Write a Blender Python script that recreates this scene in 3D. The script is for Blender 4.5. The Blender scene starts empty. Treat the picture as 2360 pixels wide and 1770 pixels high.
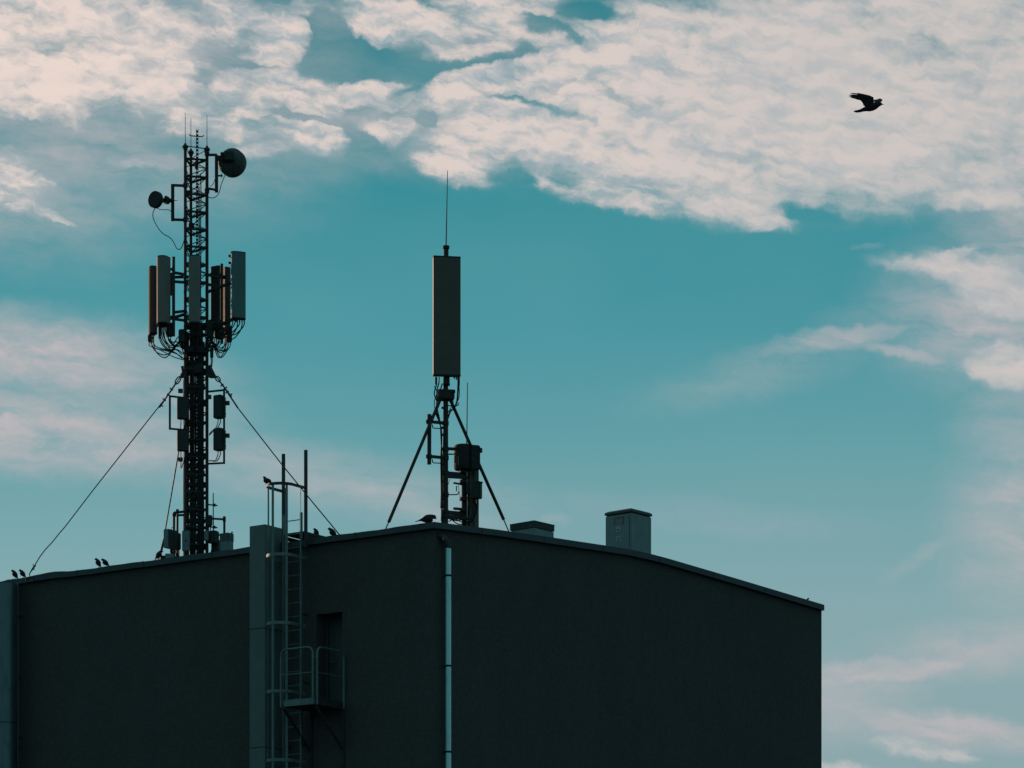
import bpy, bmesh, math, random
from mathutils import Vector, Matrix
R = math.radians
random.seed(7)
scene = bpy.context.scene
COL = scene.collection

# ---------------------------------------------------------------- camera
F = 6600.0            # focal length in photo pixels (2360 wide)
CH = 1.6              # eye height
CX, HOR = 1180.0, 2490.0   # principal column, horizon row (level camera with vertical shift)
cam = bpy.data.cameras.new('camera')
cam.sensor_width = 36.0
cam.lens = 36.0 * F / 2360.0
cam.shift_x = 0.0
cam.shift_y = (HOR - 885.0) / 2360.0
cam.clip_start = 0.5
cam.clip_end = 20000
camo = bpy.data.objects.new('camera', cam)
COL.objects.link(camo)
camo.location = (0, 0, CH)
camo.rotation_euler = (R(90), 0, 0)
scene.camera = camo

# ---------------------------------------------------------------- colour management
vs = scene.view_settings
scene.display_settings.display_device = 'sRGB'
vs.view_transform = 'Standard'; vs.look = 'None'; vs.exposure = 0.0; vs.gamma = 1.0
vs.use_curve_mapping = False
scene.cycles.use_denoising = True
scene.cycles.max_bounces = 6

def lin(r, g, b):
    def f(c):
        c /= 255.0
        return c / 12.92 if c <= 0.04045 else ((c + 0.055) / 1.055) ** 2.4
    return (f(r), f(g), f(b), 1.0)

# ---------------------------------------------------------------- sun (low, far left, a little behind the masts)
SUN_AZ, SUN_EL = 47.0, 13.0
sdir = Vector((-math.sin(R(SUN_AZ)) * math.cos(R(SUN_EL)), math.cos(R(SUN_AZ)) * math.cos(R(SUN_EL)), math.sin(R(SUN_EL))))
sun = bpy.data.lights.new('sun', 'SUN')
sun.energy = 2.7; sun.angle = R(0.5); sun.color = (1.0, 0.62, 0.42)
suno = bpy.data.objects.new('sun', sun)
COL.objects.link(suno)
suno.rotation_euler = (-sdir).to_track_quat('-Z', 'Y').to_euler()
suno.location = (-20, 20, 40)

# ---------------------------------------------------------------- world: evening sky with altocumulus
world = bpy.data.worlds.new('World')
scene.world = world
world.use_nodes = True
nt = world.node_tree
nt.nodes.clear()
NN, LK = nt.nodes, nt.links

def inp(sock, v):
    if isinstance(v, bpy.types.NodeSocket): LK.new(v, sock)
    else: sock.default_value = v

def M(op, a, b=0.0, c=None, clamp=False):
    n = NN.new('ShaderNodeMath'); n.operation = op; n.use_clamp = clamp
    inp(n.inputs[0], a); inp(n.inputs[1], b)
    if c is not None: inp(n.inputs[2], c)
    return n.outputs[0]

def MR(v, a, b, c, d, smooth=True):
    n = NN.new('ShaderNodeMapRange')
    n.interpolation_type = 'SMOOTHSTEP' if smooth else 'LINEAR'
    inp(n.inputs['Value'], v)
    for k, x in zip(('From Min', 'From Max', 'To Min', 'To Max'), (a, b, c, d)): inp(n.inputs[k], x)
    return n.outputs[0]

def MIX(f, a, b, mode='MIX'):
    n = NN.new('ShaderNodeMix'); n.data_type = 'RGBA'; n.blend_type = mode; n.clamp_factor = True
    inp(n.inputs[0], f); inp(n.inputs[6], a); inp(n.inputs[7], b)
    return n.outputs[2]

def NOISE(vec, scale, detail=6, rough=0.55, dist=0.0, lac=2.0):
    n = NN.new('ShaderNodeTexNoise'); n.noise_dimensions = '3D'
    LK.new(vec, n.inputs['Vector'])
    n.inputs['Scale'].default_value = scale; n.inputs['Detail'].default_value = detail
    n.inputs['Roughness'].default_value = rough; n.inputs['Distortion'].default_value = dist
    n.inputs['Lacunarity'].default_value = lac
    return n

def MAP(vec, loc=(0, 0, 0), rot=0.0, scl=(1, 1, 1), kind='TEXTURE'):
    n = NN.new('ShaderNodeMapping'); n.vector_type = kind
    LK.new(vec, n.inputs['Vector'])
    n.inputs['Location'].default_value = loc; n.inputs['Rotation'].default_value = (0, 0, R(rot)); n.inputs['Scale'].default_value = scl
    return n.outputs[0]

tc = NN.new('ShaderNodeTexCoord')
sep = NN.new('ShaderNodeSeparateXYZ'); LK.new(tc.outputs['Generated'], sep.inputs[0])
dx, dy, dz = sep.outputs
ady = M('MAXIMUM', M('ABSOLUTE', dy), 0.02)
# sky chart: bearing and height of a direction, 1 unit = 0.87 degrees
U = M('MULTIPLY_ADD', M('DIVIDE', dx, ady), 66.0, 11.8)
V = M('SUBTRACT', 24.9, M('MULTIPLY', M('DIVIDE', dz, ady), 66.0))
cmb = NN.new('ShaderNodeCombineXYZ'); LK.new(U, cmb.inputs[0]); LK.new(V, cmb.inputs[1]); cmb.inputs[2].default_value = 0.0
UV = cmb.outputs[0]
# domain warp
def warp(vec, scale, amt, seed):
    nz = NOISE(MAP(vec, loc=(seed, seed * 2.3, 0), kind='POINT'), scale, 4, 0.55)
    s = NN.new('ShaderNodeVectorMath'); s.operation = 'SUBTRACT'; LK.new(nz.outputs['Color'], s.inputs[0]); s.inputs[1].default_value = (0.5, 0.5, 0.5)
    m = NN.new('ShaderNodeVectorMath'); m.operation = 'MULTIPLY'; LK.new(s.outputs[0], m.inputs[0]); m.inputs[1].default_value = (amt, amt * 0.7, 0)
    a = NN.new('ShaderNodeVectorMath'); a.operation = 'ADD'; LK.new(vec, a.inputs[0]); LK.new(m.outputs[0], a.inputs[1])
    return a.outputs[0]
UVw = warp(warp(UV, 1.3, 0.6, 3.1), 3.6, 0.30, 8.7)

def blob(vec, u, v, ru, rv, rot, w, soft=1.0):
    p = MAP(vec, (u, v, 0), rot, (ru * (1.07 if w > 0 else 1.1), rv * (1.1 if w > 0 else 1.1), 1))
    n = NN.new('ShaderNodeVectorMath'); n.operation = 'LENGTH'; LK.new(p, n.inputs[0])
    return MR(n.outputs['Value'], 1.0 + 0.55 * soft, max(0.0, 1.0 - 0.85 * soft), 0.0, w)

def after(vec, val):
    """same vector, but evaluated only once val is known (keeps the shader's working memory small)"""
    c = NN.new('ShaderNodeCombineXYZ'); LK.new(val, c.inputs[2])
    a = NN.new('ShaderNodeVectorMath'); a.operation = 'ADD'; LK.new(vec, a.inputs[0]); LK.new(c.outputs[0], a.inputs[1])
    m = NN.new('ShaderNodeVectorMath'); m.operation = 'MULTIPLY'; LK.new(a.outputs[0], m.inputs[0]); m.inputs[1].default_value = (1, 1, 0)
    return m.outputs[0]

def field(vec, blobs):
    """covers in order: positive ones raise the cover, negative ones cut into it"""
    acc = None
    for i, b in enumerate(blobs):
        if i and i % 22 == 0: vec = after(vec, acc)
        e = blob(vec, *b)
        if acc is None: acc = e
        elif b[5] > 0: acc = M('MAXIMUM', acc, e) if b[5] >= 0.0 else acc
        else: acc = M('ADD', acc, e)
    return acc

THICK = [ # u, v, ru, rv, rot, weight, softness
 (1.3, 0.9, 3.6, 1.5, 12, 1.0, .8), (0.0, 1.8, 2.6, 0.75, 5, 1.05, .7), (2.8, 1.75, 2.3, 0.62, 14, 1.0, .8), (4.0, 2.05, 1.1, 0.55, 25, .9, .8),
 (3.0, 0.4, 2.2, 0.7, 20, .66, 1.0), (5.0, 0.3, 1.8, 0.4, 5, .52, 1.0),
 (6.2, 1.95, 1.5, 0.36, 6, .80, .8), (7.2, 2.25, 0.9, 0.36, 8, .80, .8), (5.6, 2.4, 0.8, 0.3, 4, .70, .8),
 (6.45, 0.9, 0.62, 0.72, 40, .98, .8), (5.2, .75, 1.0, .25, 25, .55, 1.0), (6.1, 1.4, 0.7, 0.25, 0, .7, .8), (5.3, .4, 1.3, .4, 10, .66, 1.0), (7.4, .2, .8, .3, 0, .6, 1.0), (7.1, 3.1, 1.1, 0.38, 12, .84, .9), (6.2, 3.4, 0.7, 0.2, -8, .66, .9), (4.9, 2.9, 1.4, .3, 8, .6, 1.0), (3.2, 3.8, .6, .12, 5, .5, 1.0),
 (8.9, 0.45, 1.15, 0.62, 14, 1.05, .7), (10.0, 0.7, 0.8, 0.45, 25, .95, .7), (11.2, 0.55, 1.3, 0.45, -6, .9, .8), (11.8, 0.1, 1.8, 0.35, 0, .8, .8),
 (8.6, 2.15, 0.8, 0.33, -4, .92, .8), (9.4, 2.4, 1.2, 0.25, 5, .84, .8), (8.9, 2.9, 0.7, 0.38, 10, .82, .9),
 (11.2, 1.85, 1.6, 0.42, -14, .95, .7), (12.6, 1.6, 1.6, 0.5, -20, 1.0, .7), (10.9, 1.2, 1.3, 0.25, -8, .75, .8),
 (10.7, 3.55, 1.2, 0.6, 5, .95, .7), (12.2, 3.0, 2.0, 0.75, 14, 1.05, .7), (13.6, 3.6, 2.1, 0.85, 16, 1.0, .7),
 (15.5, 2.7, 3.6, 1.75, 14, 1.1, .6), (15.8, 1.0, 3.4, 0.9, 2, 1.05, .7), (19.0, 2.2, 4.6, 2.3, 6, 1.1, .6), (16.6, 4.3, 1.5, 0.75, 10, .95, .8),
 (17.2, 5.0, 1.1, 0.22, 10, .66, 1.0), (14.6, 4.6, 1.3, .3, 12, .7, 1.0), (20.5, 0.5, 4.5, 1.0, 0, 1.0, .8), (23.2, 2.2, 3.0, 2.3, 0, 1.0, .8), (22.7, 4.5, 1.6, 0.35, 0, .74, .9),
 (0.4, 4.2, 1.0, 0.55, 16, .82, 1.0), (1.1, 4.9, 0.6, 0.12, 25, .7, 1.0),
 (21.3, 6.15, 1.1, 0.2, 8, .66, 1.0), (22.4, 6.25, 1.1, 0.4, 12, .68, 1.0), (22.0, 5.85, 0.6, 0.16, -10, .64, 1.0), (23.2, 6.7, 1.2, 0.7, 10, .66, 1.0), (23.3, 8.45, 1.0, 0.45, 4, .92, .8), (22.8, 8.1, 0.4, 0.15, -20, .68, .9),
 (21.2, 17.25, 1.0, 0.22, 8, .62, 1.0), (21.9, 17.4, .6, .12, 12, .6, 1.0), (19.4, 17.75, 0.9, 0.18, 5, .7, 1.0),
 # holes
 (8.5, 1.5, 1.2, 0.36, 4, -.75, 1.0), (7.45, .5, .25, .2, 50, -.25, 1.0), (5.6, 1.5, .8, .15, 10, -.4, 1.0), (9.2, 2.2, .35, .12, -30, -.4, 1.0), (8.4, 3.2, .4, .5, 20, -.4, 1.0), (4.9, 1.35, .9, .25, 15, -.25, 1.0), (7.0, 2.68, 1.0, .08, 10, -.45, 1.0), (6.8, 2.08, .7, .05, 4, -.4, 1.0), (7.5, 0.5, 0.55, 0.45, 60, -.5, .8), (8.0, 1.15, 0.35, 0.4, 0, -.4, 1.0), (13.55, 0.3, 0.55, 0.25, 10, -.85, 1.0), (12.3, 0.5, 0.6, 0.2, 10, -.6, 1.0), (13.2, 0.85, 0.45, 0.14, 35, -.6, 1.0), (12.5, .15, .5, .2, 0, -.4, 1.0),
 (11.3, 1.33, 1.2, 0.17, -8, -.55, 1.0), (14.7, 0.4, 0.5, 0.12, 5, -.45, 1.0), (12.2, 2.35, 1.2, 0.09, 14, -.5, 1.0), (10.6, .9, .5, .15, 0, -.35, 1.0), (14.6, 2.35, .6, .12, 20, -.3, 1.0), (14.7, 3.0, .5, .1, 15, -.3, 1.0), (9.85, 2.6, 0.3, 0.22, 0, -.55, .8), (9.0, 2.6, .5, .08, -20, -.4, .9), (15.6, 2.4, .9, .1, 12, -.3, 1.0),
 (12.7, 3.5, 0.9, 0.1, 14, -.28, 1.0), (14.4, 3.9, .4, .25, 30, -.25, 1.0), (4.6, 1.9, 0.2, 0.3, 40, -.4, .9), (11.7, 4.0, .6, .15, 10, -.5, .8), (13.0, 4.1, .45, .18, 20, -.5, .8), (18.5, 4.9, .8, .15, 10, -.3, 1.),
 (2.2, 1.15, 1.6, 0.25, 12, -.22, 1.0), (17.4, 3.9, .25, .6, -15, -.25, 1.0), (22.2, 3.3, 1.2, .4, 20, -.22, 1.0), (21.0, 1.0, 1.6, .5, 25, -.2, 1.0), (23.0, .8, .8, .3, 20, -.25, 1.0),
]
cov = field(UVw, THICK)
# billows stretched along the wind
uvs = MAP(UVw, (0, 0, 0), 11, (1.9, 0.85, 1))
n1 = NOISE(uvs, 1.5, 9, 0.57, 0.15).outputs['Fac']
n2 = NOISE(MAP(UVw, (5, 9, 0), 12, (1.7, 0.8, 1)), 5.2, 5, 0.60, 0.25).outputs['Fac']
nn = M('MULTIPLY', M('ADD', M('MULTIPLY', M('SUBTRACT', n1, 0.5), 2.2), M('MULTIPLY', M('SUBTRACT', n2, 0.5), 0.8)), MR(U, 8.0, 20.0, 1.15, 0.5))
n0 = NOISE(MAP(UVw, (4, 2, 0), 10, (1.6, 0.9, 1)), 0.6, 3, 0.5, 0.0).outputs['Fac']
nn = M('ADD', nn, M('MULTIPLY', M('SUBTRACT', n0, 0.5), 0.8))
dens = M('MULTIPLY', MR(M('ADD', cov, nn), 0.0, 1.15, 0.0, 0.96), M('MULTIPLY', MR(M('ADD', cov, M('MULTIPLY', M('SUBTRACT', n1, 0.5), 1.2)), 0.0, 0.42, 0.0, 1.0), MR(cov, 0.0, 0.22, 0.0, 1.0)))
VEIL = [
 (4.0, 1.3, 2.4, 1.4, 10, .62, 1.0), (8.0, 2.9, 3.0, .8, 5, .5, 1.0), (11.2, .9, 1.8, .6, -10, .4, 1.0), (2.5, 3.3, 4.0, 1.2, 8, .45, 1.0), (7.6, .5, .8, .5, 0, .35, 1.0),
 (2.0, 3.3, 4.5, 1.6, 8, .50, 1.0), (4.5, 1.0, 3.5, 1.2, 10, .42, 1.0), (0.5, 4.6, 2.6, 1.3, 10, .45, 1.0), (9.5, 2.8, 3.5, 1.0, 8, .35, 1.0), (5.5, 3.4, 2.5, .8, 5, .42, 1.0),
 (0.8, 8.15, 3.6, 0.85, 8, .85, 1.0), (2.2, 8.5, 2.2, .3, 10, .5, 1.0), (0.5, 9.9, 4.6, 0.85, 5, .85, 1.0), (0.3, 7.6, 1.0, .35, 10, .4, 1.0), (2.6, 9.0, 3.0, 0.6, 10, .48, 1.0), (5.5, 10.7, 5.5, 0.65, 9, .45, 1.0), (8.7, 11.4, 2.8, 0.35, 14, .5, 1.0),
 (19.4, 7.8, 1.9, 0.26, -10, .66, .9), (21.6, 7.1, 2.0, 0.42, -8, .42, 1.0), (20.9, 8.15, 1.4, 0.16, 12, .55, .9), (22.8, 7.2, 2.2, 1.5, 0, .66, 1.0), (23.6, 5.3, 1.5, 1.4, 0, .60, 1.0), (23.4, 9.6, 1.2, 1.2, 0, .4, 1.0),
 (17.5, 8.6, 2.4, .5, -14, .22, 1.0), (23.6, 11.8, 1.5, 2.2, 10, .55, 1.0), (21.2, 12.8, .8, .18, -35, .26, 1.0), (20.3, 15.45, 3.2, 0.30, -8, .72, .9), (23.2, 14.9, 2.6, .6, -4, .55, 1.0), (19.2, 16.2, 1.8, .8, -8, .55, 1.0),
 (22.0, 16.8, 2.8, .35, 8, .8, .9), (16.2, 11.9, 3.2, .35, 5, .14, 1.0), (12.7, 12.0, .5, .12, -5, .25, 1.0), (20.0, 5.7, .35, .06, 0, .22, 1.0),
]
vacc = field(after(UVw, dens), VEIL)
n3 = NOISE(MAP(UVw, (2, 7, 0), 6, (2.6, 0.7, 1)), 1.2, 8, 0.62, 0.3).outputs['Fac']
veil = M('MULTIPLY', vacc, MR(n3, 0.28, 0.70, 0.35, 1.45, False), clamp=True)

ramp = NN.new('ShaderNodeValToRGB')
LK.new(MR(V, -40.0, 25.0, 0.0, 1.0, False), ramp.inputs[0])
els = ramp.color_ramp.elements
def vp(v): return (v + 40.0) / 65.0
stops = [(-40, (18, 84, 98)), (-8, (24, 108, 122)), (1.0, (30, 126, 138)), (4.5, (52, 143, 154)), (7.5, (74, 152, 163)), (10.0, (100, 161, 169)), (12.0, (124, 168, 174)), (14.0, (140, 173, 178)), (17.5, (148, 172, 177)), (24.9, (140, 160, 166))]
els[0].position = vp(stops[0][0]); els[0].color = lin(*stops[0][1])
els[1].position = vp(stops[-1][0]); els[1].color = lin(*stops[-1][1])
for v, c in stops[1:-1]:
    e = els.new(vp(v)); e.color = lin(*c)
nish = NN.new('ShaderNodeTexSky'); nish.sky_type = 'NISHITA'; nish.sun_disc = False
nish.sun_elevation = R(SUN_EL); nish.sun_rotation = R(-SUN_AZ)
nish.dust_density = 2.0; nish.ozone_density = 3.0
nsc = MIX(1.0, nish.outputs[0], (0.022, 0.060, 0.055, 1), 'MULTIPLY')
base = MIX(0.12, ramp.outputs[0], nsc)
# faint unevenness of the clear air
lf = NOISE(MAP(UV, (3, 1, 0), 10, (2.0, 1.0, 1)), 0.22, 4, 0.5).outputs['Fac']
base = MIX(MR(lf, 0.3, 0.7, 0.0, 0.16), base, lin(120, 170, 174))
veiled = MIX(veil, base, lin(188, 183, 186))
# cloud body colour: warm where thick and towards the sun, blue-grey in the thin parts
n4 = NOISE(MAP(UVw, (0.13, 0.17, 0), 11, (1.9, 0.85, 1)), 1.5, 9, 0.57, 0.15).outputs['Fac']
n6 = NOISE(MAP(UVw, (7, 3, 0), 8, (2.0, 0.9, 1)), 0.8, 3, 0.5, 0.0).outputs['Fac']
lit = MR(M('ADD', M('ADD', M('MULTIPLY', M('SUBTRACT', n1, n4), 1.9), M('MULTIPLY', M('SUBTRACT', n1, 0.5), 1.3)), M('MULTIPLY', M('SUBTRACT', n6, 0.5), 0.8)), -0.45, 0.33, 0.0, 1.0)
lit = M('ADD', M('MULTIPLY', lit, MR(U, 11.0, 20.0, 1.0, 0.5)), MR(U, 11.0, 20.0, 0.0, 0.33))
ccol = MIX(lit, lin(166, 180, 187), lin(228, 212, 204))
ccol = MIX(MR(U, 2.0, 24.0, 0.0, 0.42, False), ccol, lin(186, 184, 184))
ccol = MIX(M('MULTIPLY', blob(UV, 0.5, 1.4, 4.2, 1.8, 8, 1.0, 1.0), 0.75), ccol, lin(238, 218, 208))
fringe = M('MULTIPLY', MR(cov, 0.0, 0.55, 0.0, 0.66), MR(n1, 0.25, 0.58, 0.25, 1.0, False))
veiled = MIX(fringe, veiled, lin(178, 184, 188))
sky = MIX(dens, veiled, ccol)
# overhead and behind the camera: broken cloud, dimmer
up = NOISE(tc.outputs['Generated'], 3.2, 6, 0.55, 0.4).outputs['Fac']
upc = MIX(MR(up, 0.48, 0.66, 0.0, 0.6), lin(62, 128, 138), lin(170, 166, 164))
rear = M('MAXIMUM', MR(dy, 0.30, -0.05, 0.0, 1.0), MR(V, -4.0, -22.0, 0.0, 1.0))
rearc = MIX(MR(dy, 0.1, -0.5, 0.0, 0.55), upc, lin(76, 112, 118))
sky = MIX(rear, sky, rearc)
sky = MIX(MR(dz, 0.0, -0.03, 0.0, 1.0), sky, lin(22, 30, 32))
bg = NN.new('ShaderNodeBackground'); LK.new(sky, bg.inputs['Color']); bg.inputs['Strength'].default_value = 1.0
out = NN.new('ShaderNodeOutputWorld'); LK.new(bg.outputs[0], out.inputs['Surface'])
world.cycles.sampling_method = 'MANUAL'; world.cycles.sample_map_resolution = 512
#SPLIT
# ================================================================ helpers
def P(px, py, Y):
    return Vector(((px - CX) / F * Y, Y, CH + (HOR - py) / F * Y))

def zat(py, Y): return CH + (HOR - py) / F * Y
def xat(px, Y): return (px - CX) / F * Y

class MB:
    """collects shapes; build() links them as ONE mesh object"""
    def __init__(s): s.v, s.f = [], []
    def add(s, vs, fs):
        k = len(s.v); s.v += [Vector(v) for v in vs]; s.f += [tuple(i + k for i in f) for f in fs]; return s
    def prism(s, poly0, poly1):
        n = len(poly0)
        fs = [tuple(range(n))[::-1], tuple(range(n, 2 * n))] + [(i, (i + 1) % n, n + (i + 1) % n, n + i) for i in range(n)]
        return s.add(list(poly0) + list(poly1), fs)
    def box(s, c, sx, sy, sz, ax=None):
        """c centre, full sizes, ax = angle about z or 3 axes"""
        c = Vector(c)
        if ax is None: A = (Vector((1, 0, 0)), Vector((0, 1, 0)), Vector((0, 0, 1)))
        elif isinstance(ax, (int, float)):
            A = (Vector((math.cos(ax), math.sin(ax), 0)), Vector((-math.sin(ax), math.cos(ax), 0)), Vector((0, 0, 1)))
        else: A = ax
        a, b, d = A[0] * sx / 2, A[1] * sy / 2, A[2] * sz / 2
        lo = [c - a - b - d, c + a - b - d, c + a + b - d, c - a + b - d]
        hi = [p + 2 * d for p in lo]
        return s.prism(lo, hi)
    def bar(s, p0, p1, w, h=None, up=Vector((0, 0, 1))):
        h = h or w; p0, p1 = Vector(p0), Vector(p1)
        d = (p1 - p0).normalized()
        if abs(d.dot(up)) > 0.99: up = Vector((0, 1, 0))
        a = d.cross(up).normalized(); b = a.cross(d).normalized()
        q = [(-1, -1), (1, -1), (1, 1), (-1, 1)]
        return s.prism([p0 + a * x * w / 2 + b * y * h / 2 for x, y in q], [p1 + a * x * w / 2 + b * y * h / 2 for x, y in q])
    def cyl(s, p0, p1, r, r1=None, n=10):
        r1 = r if r1 is None else r1; p0, p1 = Vector(p0), Vector(p1)
        d = (p1 - p0).normalized(); up = Vector((0, 0, 1)) if abs(d.z) < 0.95 else Vector((0, 1, 0))
        a = d.cross(up).normalized(); b = a.cross(d).normalized()
        ang = [2 * math.pi * i / n for i in range(n)]
        return s.prism([p0 + (a * math.cos(t) + b * math.sin(t)) * r for t in ang], [p1 + (a * math.cos(t) + b * math.sin(t)) * r1 for t in ang])
    def tube(s, pts, r, n=6, smooth=0):
        pts = [Vector(p) for p in pts]
        if smooth: pts = spline(pts, smooth)
        rings = []; a = None
        for i, p in enumerate(pts):
            d = (pts[min(i + 1, len(pts) - 1)] - pts[max(i - 1, 0)]).normalized()
            if a is None:
                up = Vector((0, 0, 1)) if abs(d.z) < 0.9 else Vector((0, 1, 0))
                a = d.cross(up).normalized()
            else: a = (a - d * a.dot(d)).normalized()
            b = d.cross(a)
            rr = r[i] if isinstance(r, (list, tuple)) else r
            rings.append([p + (a * math.cos(2 * math.pi * k / n) + b * math.sin(2 * math.pi * k / n)) * rr for k in range(n)])
        return s.loft(rings)
    def loft(s, rings, cap=True):
        n = len(rings[0]); vs = [v for r in rings for v in r]; fs = []
        for i in range(len(rings) - 1):
            for k in range(n):
                fs.append((i * n + k, i * n + (k + 1) % n, (i + 1) * n + (k + 1) % n, (i + 1) * n + k))
        if cap:
            fs.append(tuple(range(n))[::-1]); fs.append(tuple(range((len(rings) - 1) * n, len(rings) * n)))
        return s.add(vs, fs)
    def build(s, name, mat, parent=None, bevel=0.0, sharp=35, label=None):
        org = Vector(parent['_o']) if parent else Vector((0, 0, 0))
        me = bpy.data.meshes.new(name)
        me.from_pydata([v - org for v in s.v], [], s.f)
        me.materials.append(mat)
        bm = bmesh.new(); bm.from_mesh(me); bmesh.ops.recalc_face_normals(bm, faces=bm.faces)
        if bevel: bmesh.ops.bevel(bm, geom=[e for e in bm.edges if len(e.link_faces) == 2 and e.calc_face_angle(0) > 0.6], offset=bevel, segments=2, affect='EDGES', clamp_overlap=True)
        bm.to_mesh(me); bm.free()
        for p in me.polygons: p.use_smooth = True
        me.set_sharp_from_angle(angle=R(sharp))
        o = bpy.data.objects.new(name, me); COL.objects.link(o)
        if parent: o.parent = parent; o['_o'] = list(org)
        else: o['_o'] = [0.0, 0.0, 0.0]
        if label: o['label'] = label
        return o

def spline(pts, k=6):
    out = []
    n = len(pts)
    for i in range(n - 1):
        p0, p1, p2, p3 = pts[max(i - 1, 0)], pts[i], pts[i + 1], pts[min(i + 2, n - 1)]
        for j in range(k):
            t = j / k
            out.append(0.5 * ((2 * p1) + (p2 - p0) * t + (2 * p0 - 5 * p1 + 4 * p2 - p3) * t * t + (3 * p1 - p0 - 3 * p2 + p3) * t ** 3))
    out.append(pts[-1]); return out

def tag(o, label=None, cat=None, group=None, kind=None):
    if label: o['label'] = label
    if cat: o['category'] = cat
    if group: o['group'] = group
    if kind: o['kind'] = kind
    return o

def thing(name, loc, label, cat, group=None):
    o = bpy.data.objects.new(name, None); COL.objects.link(o)
    o.location = loc; o['_o'] = list(loc); o.empty_display_size = 0.2
    return tag(o, label, cat, group)

# ---------------------------------------------------------------- materials
def mat(name, col, rough=0.6, metal=0.0, var=0.25, scale=3.0, bump=0.0, bscale=40.0, stretch=None, spec=0.3, dirt=None, dirt_amt=0.5):
    m = bpy.data.materials.new(name); m.use_nodes = True
    t = m.node_tree; N, L = t.nodes, t.links
    b = N['Principled BSDF']
    tcn = N.new('ShaderNodeTexCoord'); src = tcn.outputs['Object']
    mp = N.new('ShaderNodeMapping'); L.new(src, mp.inputs[0]); mp.inputs['Scale'].default_value = stretch or (1, 1, 1)
    nz = N.new('ShaderNodeTexNoise'); L.new(mp.outputs[0], nz.inputs['Vector']); nz.inputs['Scale'].default_value = scale; nz.inputs['Detail'].default_value = 8; nz.inputs['Roughness'].default_value = 0.62
    mx = N.new('ShaderNodeMix'); mx.data_type = 'RGBA'
    mr = N.new('ShaderNodeMapRange'); L.new(nz.outputs['Fac'], mr.inputs['Value']); mr.inputs['From Min'].default_value = 0.3; mr.inputs['From Max'].default_value = 0.7
    L.new(mr.outputs[0], mx.inputs[0])
    c = Vector(col[:3])
    mx.inputs[6].default_value = (*(c * (1 - var)), 1); mx.inputs[7].default_value = (*(c * (1 + var)), 1)
    last = mx.outputs[2]
    if dirt:
        n2 = N.new('ShaderNodeTexNoise'); L.new(mp.outputs[0], n2.inputs['Vector']); n2.inputs['Scale'].default_value = scale * 2.7; n2.inputs['Detail'].default_value = 6; n2.inputs['Distortion'].default_value = 0.6
        r2 = N.new('ShaderNodeMapRange'); L.new(n2.outputs['Fac'], r2.inputs['Value']); r2.inputs['From Min'].default_value = 0.52; r2.inputs['From Max'].default_value = 0.68; r2.inputs['To Max'].default_value = dirt_amt
        m2 = N.new('ShaderNodeMix'); m2.data_type = 'RGBA'; L.new(r2.outputs[0], m2.inputs[0]); L.new(last, m2.inputs[6]); m2.inputs[7].default_value = (*dirt, 1); last = m2.outputs[2]
    L.new(last, b.inputs['Base Color'])
    rr = N.new('ShaderNodeMapRange'); L.new(nz.outputs['Fac'], rr.inputs['Value']); rr.inputs['To Min'].default_value = max(0.05, rough - 0.12); rr.inputs['To Max'].default_value = min(1, rough + 0.12)
    L.new(rr.outputs[0], b.inputs['Roughness'])
    b.inputs['Metallic'].default_value = metal
    b.inputs['Specular IOR Level'].default_value = spec
    if bump:
        n3 = N.new('ShaderNodeTexNoise'); L.new(src, n3.inputs['Vector']); n3.inputs['Scale'].default_value = bscale; n3.inputs['Detail'].default_value = 4
        bp = N.new('ShaderNodeBump'); bp.inputs['Strength'].default_value = bump; bp.inputs['Distance'].default_value = 0.02
        L.new(n3.outputs['Fac'], bp.inputs['Height']); L.new(bp.outputs[0], b.inputs['Normal'])
    return m

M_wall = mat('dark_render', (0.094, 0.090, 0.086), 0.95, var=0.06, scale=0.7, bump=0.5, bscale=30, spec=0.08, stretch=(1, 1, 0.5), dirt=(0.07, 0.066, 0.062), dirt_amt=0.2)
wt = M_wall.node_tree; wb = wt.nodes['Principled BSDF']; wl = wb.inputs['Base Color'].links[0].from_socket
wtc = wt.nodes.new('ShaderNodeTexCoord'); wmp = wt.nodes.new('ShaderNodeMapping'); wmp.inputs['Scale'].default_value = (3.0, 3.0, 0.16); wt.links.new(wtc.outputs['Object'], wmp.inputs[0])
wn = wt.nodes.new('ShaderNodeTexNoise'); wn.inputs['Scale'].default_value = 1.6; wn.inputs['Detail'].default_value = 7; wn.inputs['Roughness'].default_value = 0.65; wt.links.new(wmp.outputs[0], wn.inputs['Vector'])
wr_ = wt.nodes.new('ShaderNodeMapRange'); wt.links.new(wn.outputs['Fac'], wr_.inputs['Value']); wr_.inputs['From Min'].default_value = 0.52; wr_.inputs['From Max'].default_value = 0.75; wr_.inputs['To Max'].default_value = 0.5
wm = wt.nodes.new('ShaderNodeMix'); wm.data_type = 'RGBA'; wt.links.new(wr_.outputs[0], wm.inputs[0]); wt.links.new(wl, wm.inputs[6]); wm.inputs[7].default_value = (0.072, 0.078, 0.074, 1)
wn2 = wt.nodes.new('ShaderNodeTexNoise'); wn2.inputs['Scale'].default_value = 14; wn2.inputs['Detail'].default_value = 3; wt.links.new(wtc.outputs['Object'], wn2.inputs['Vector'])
wr2 = wt.nodes.new('ShaderNodeMapRange'); wt.links.new(wn2.outputs['Fac'], wr2.inputs['Value']); wr2.inputs['From Min'].default_value = 0.3; wr2.inputs['From Max'].default_value = 0.7; wr2.inputs['To Min'].default_value = 0.88; wr2.inputs['To Max'].default_value = 1.12
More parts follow.
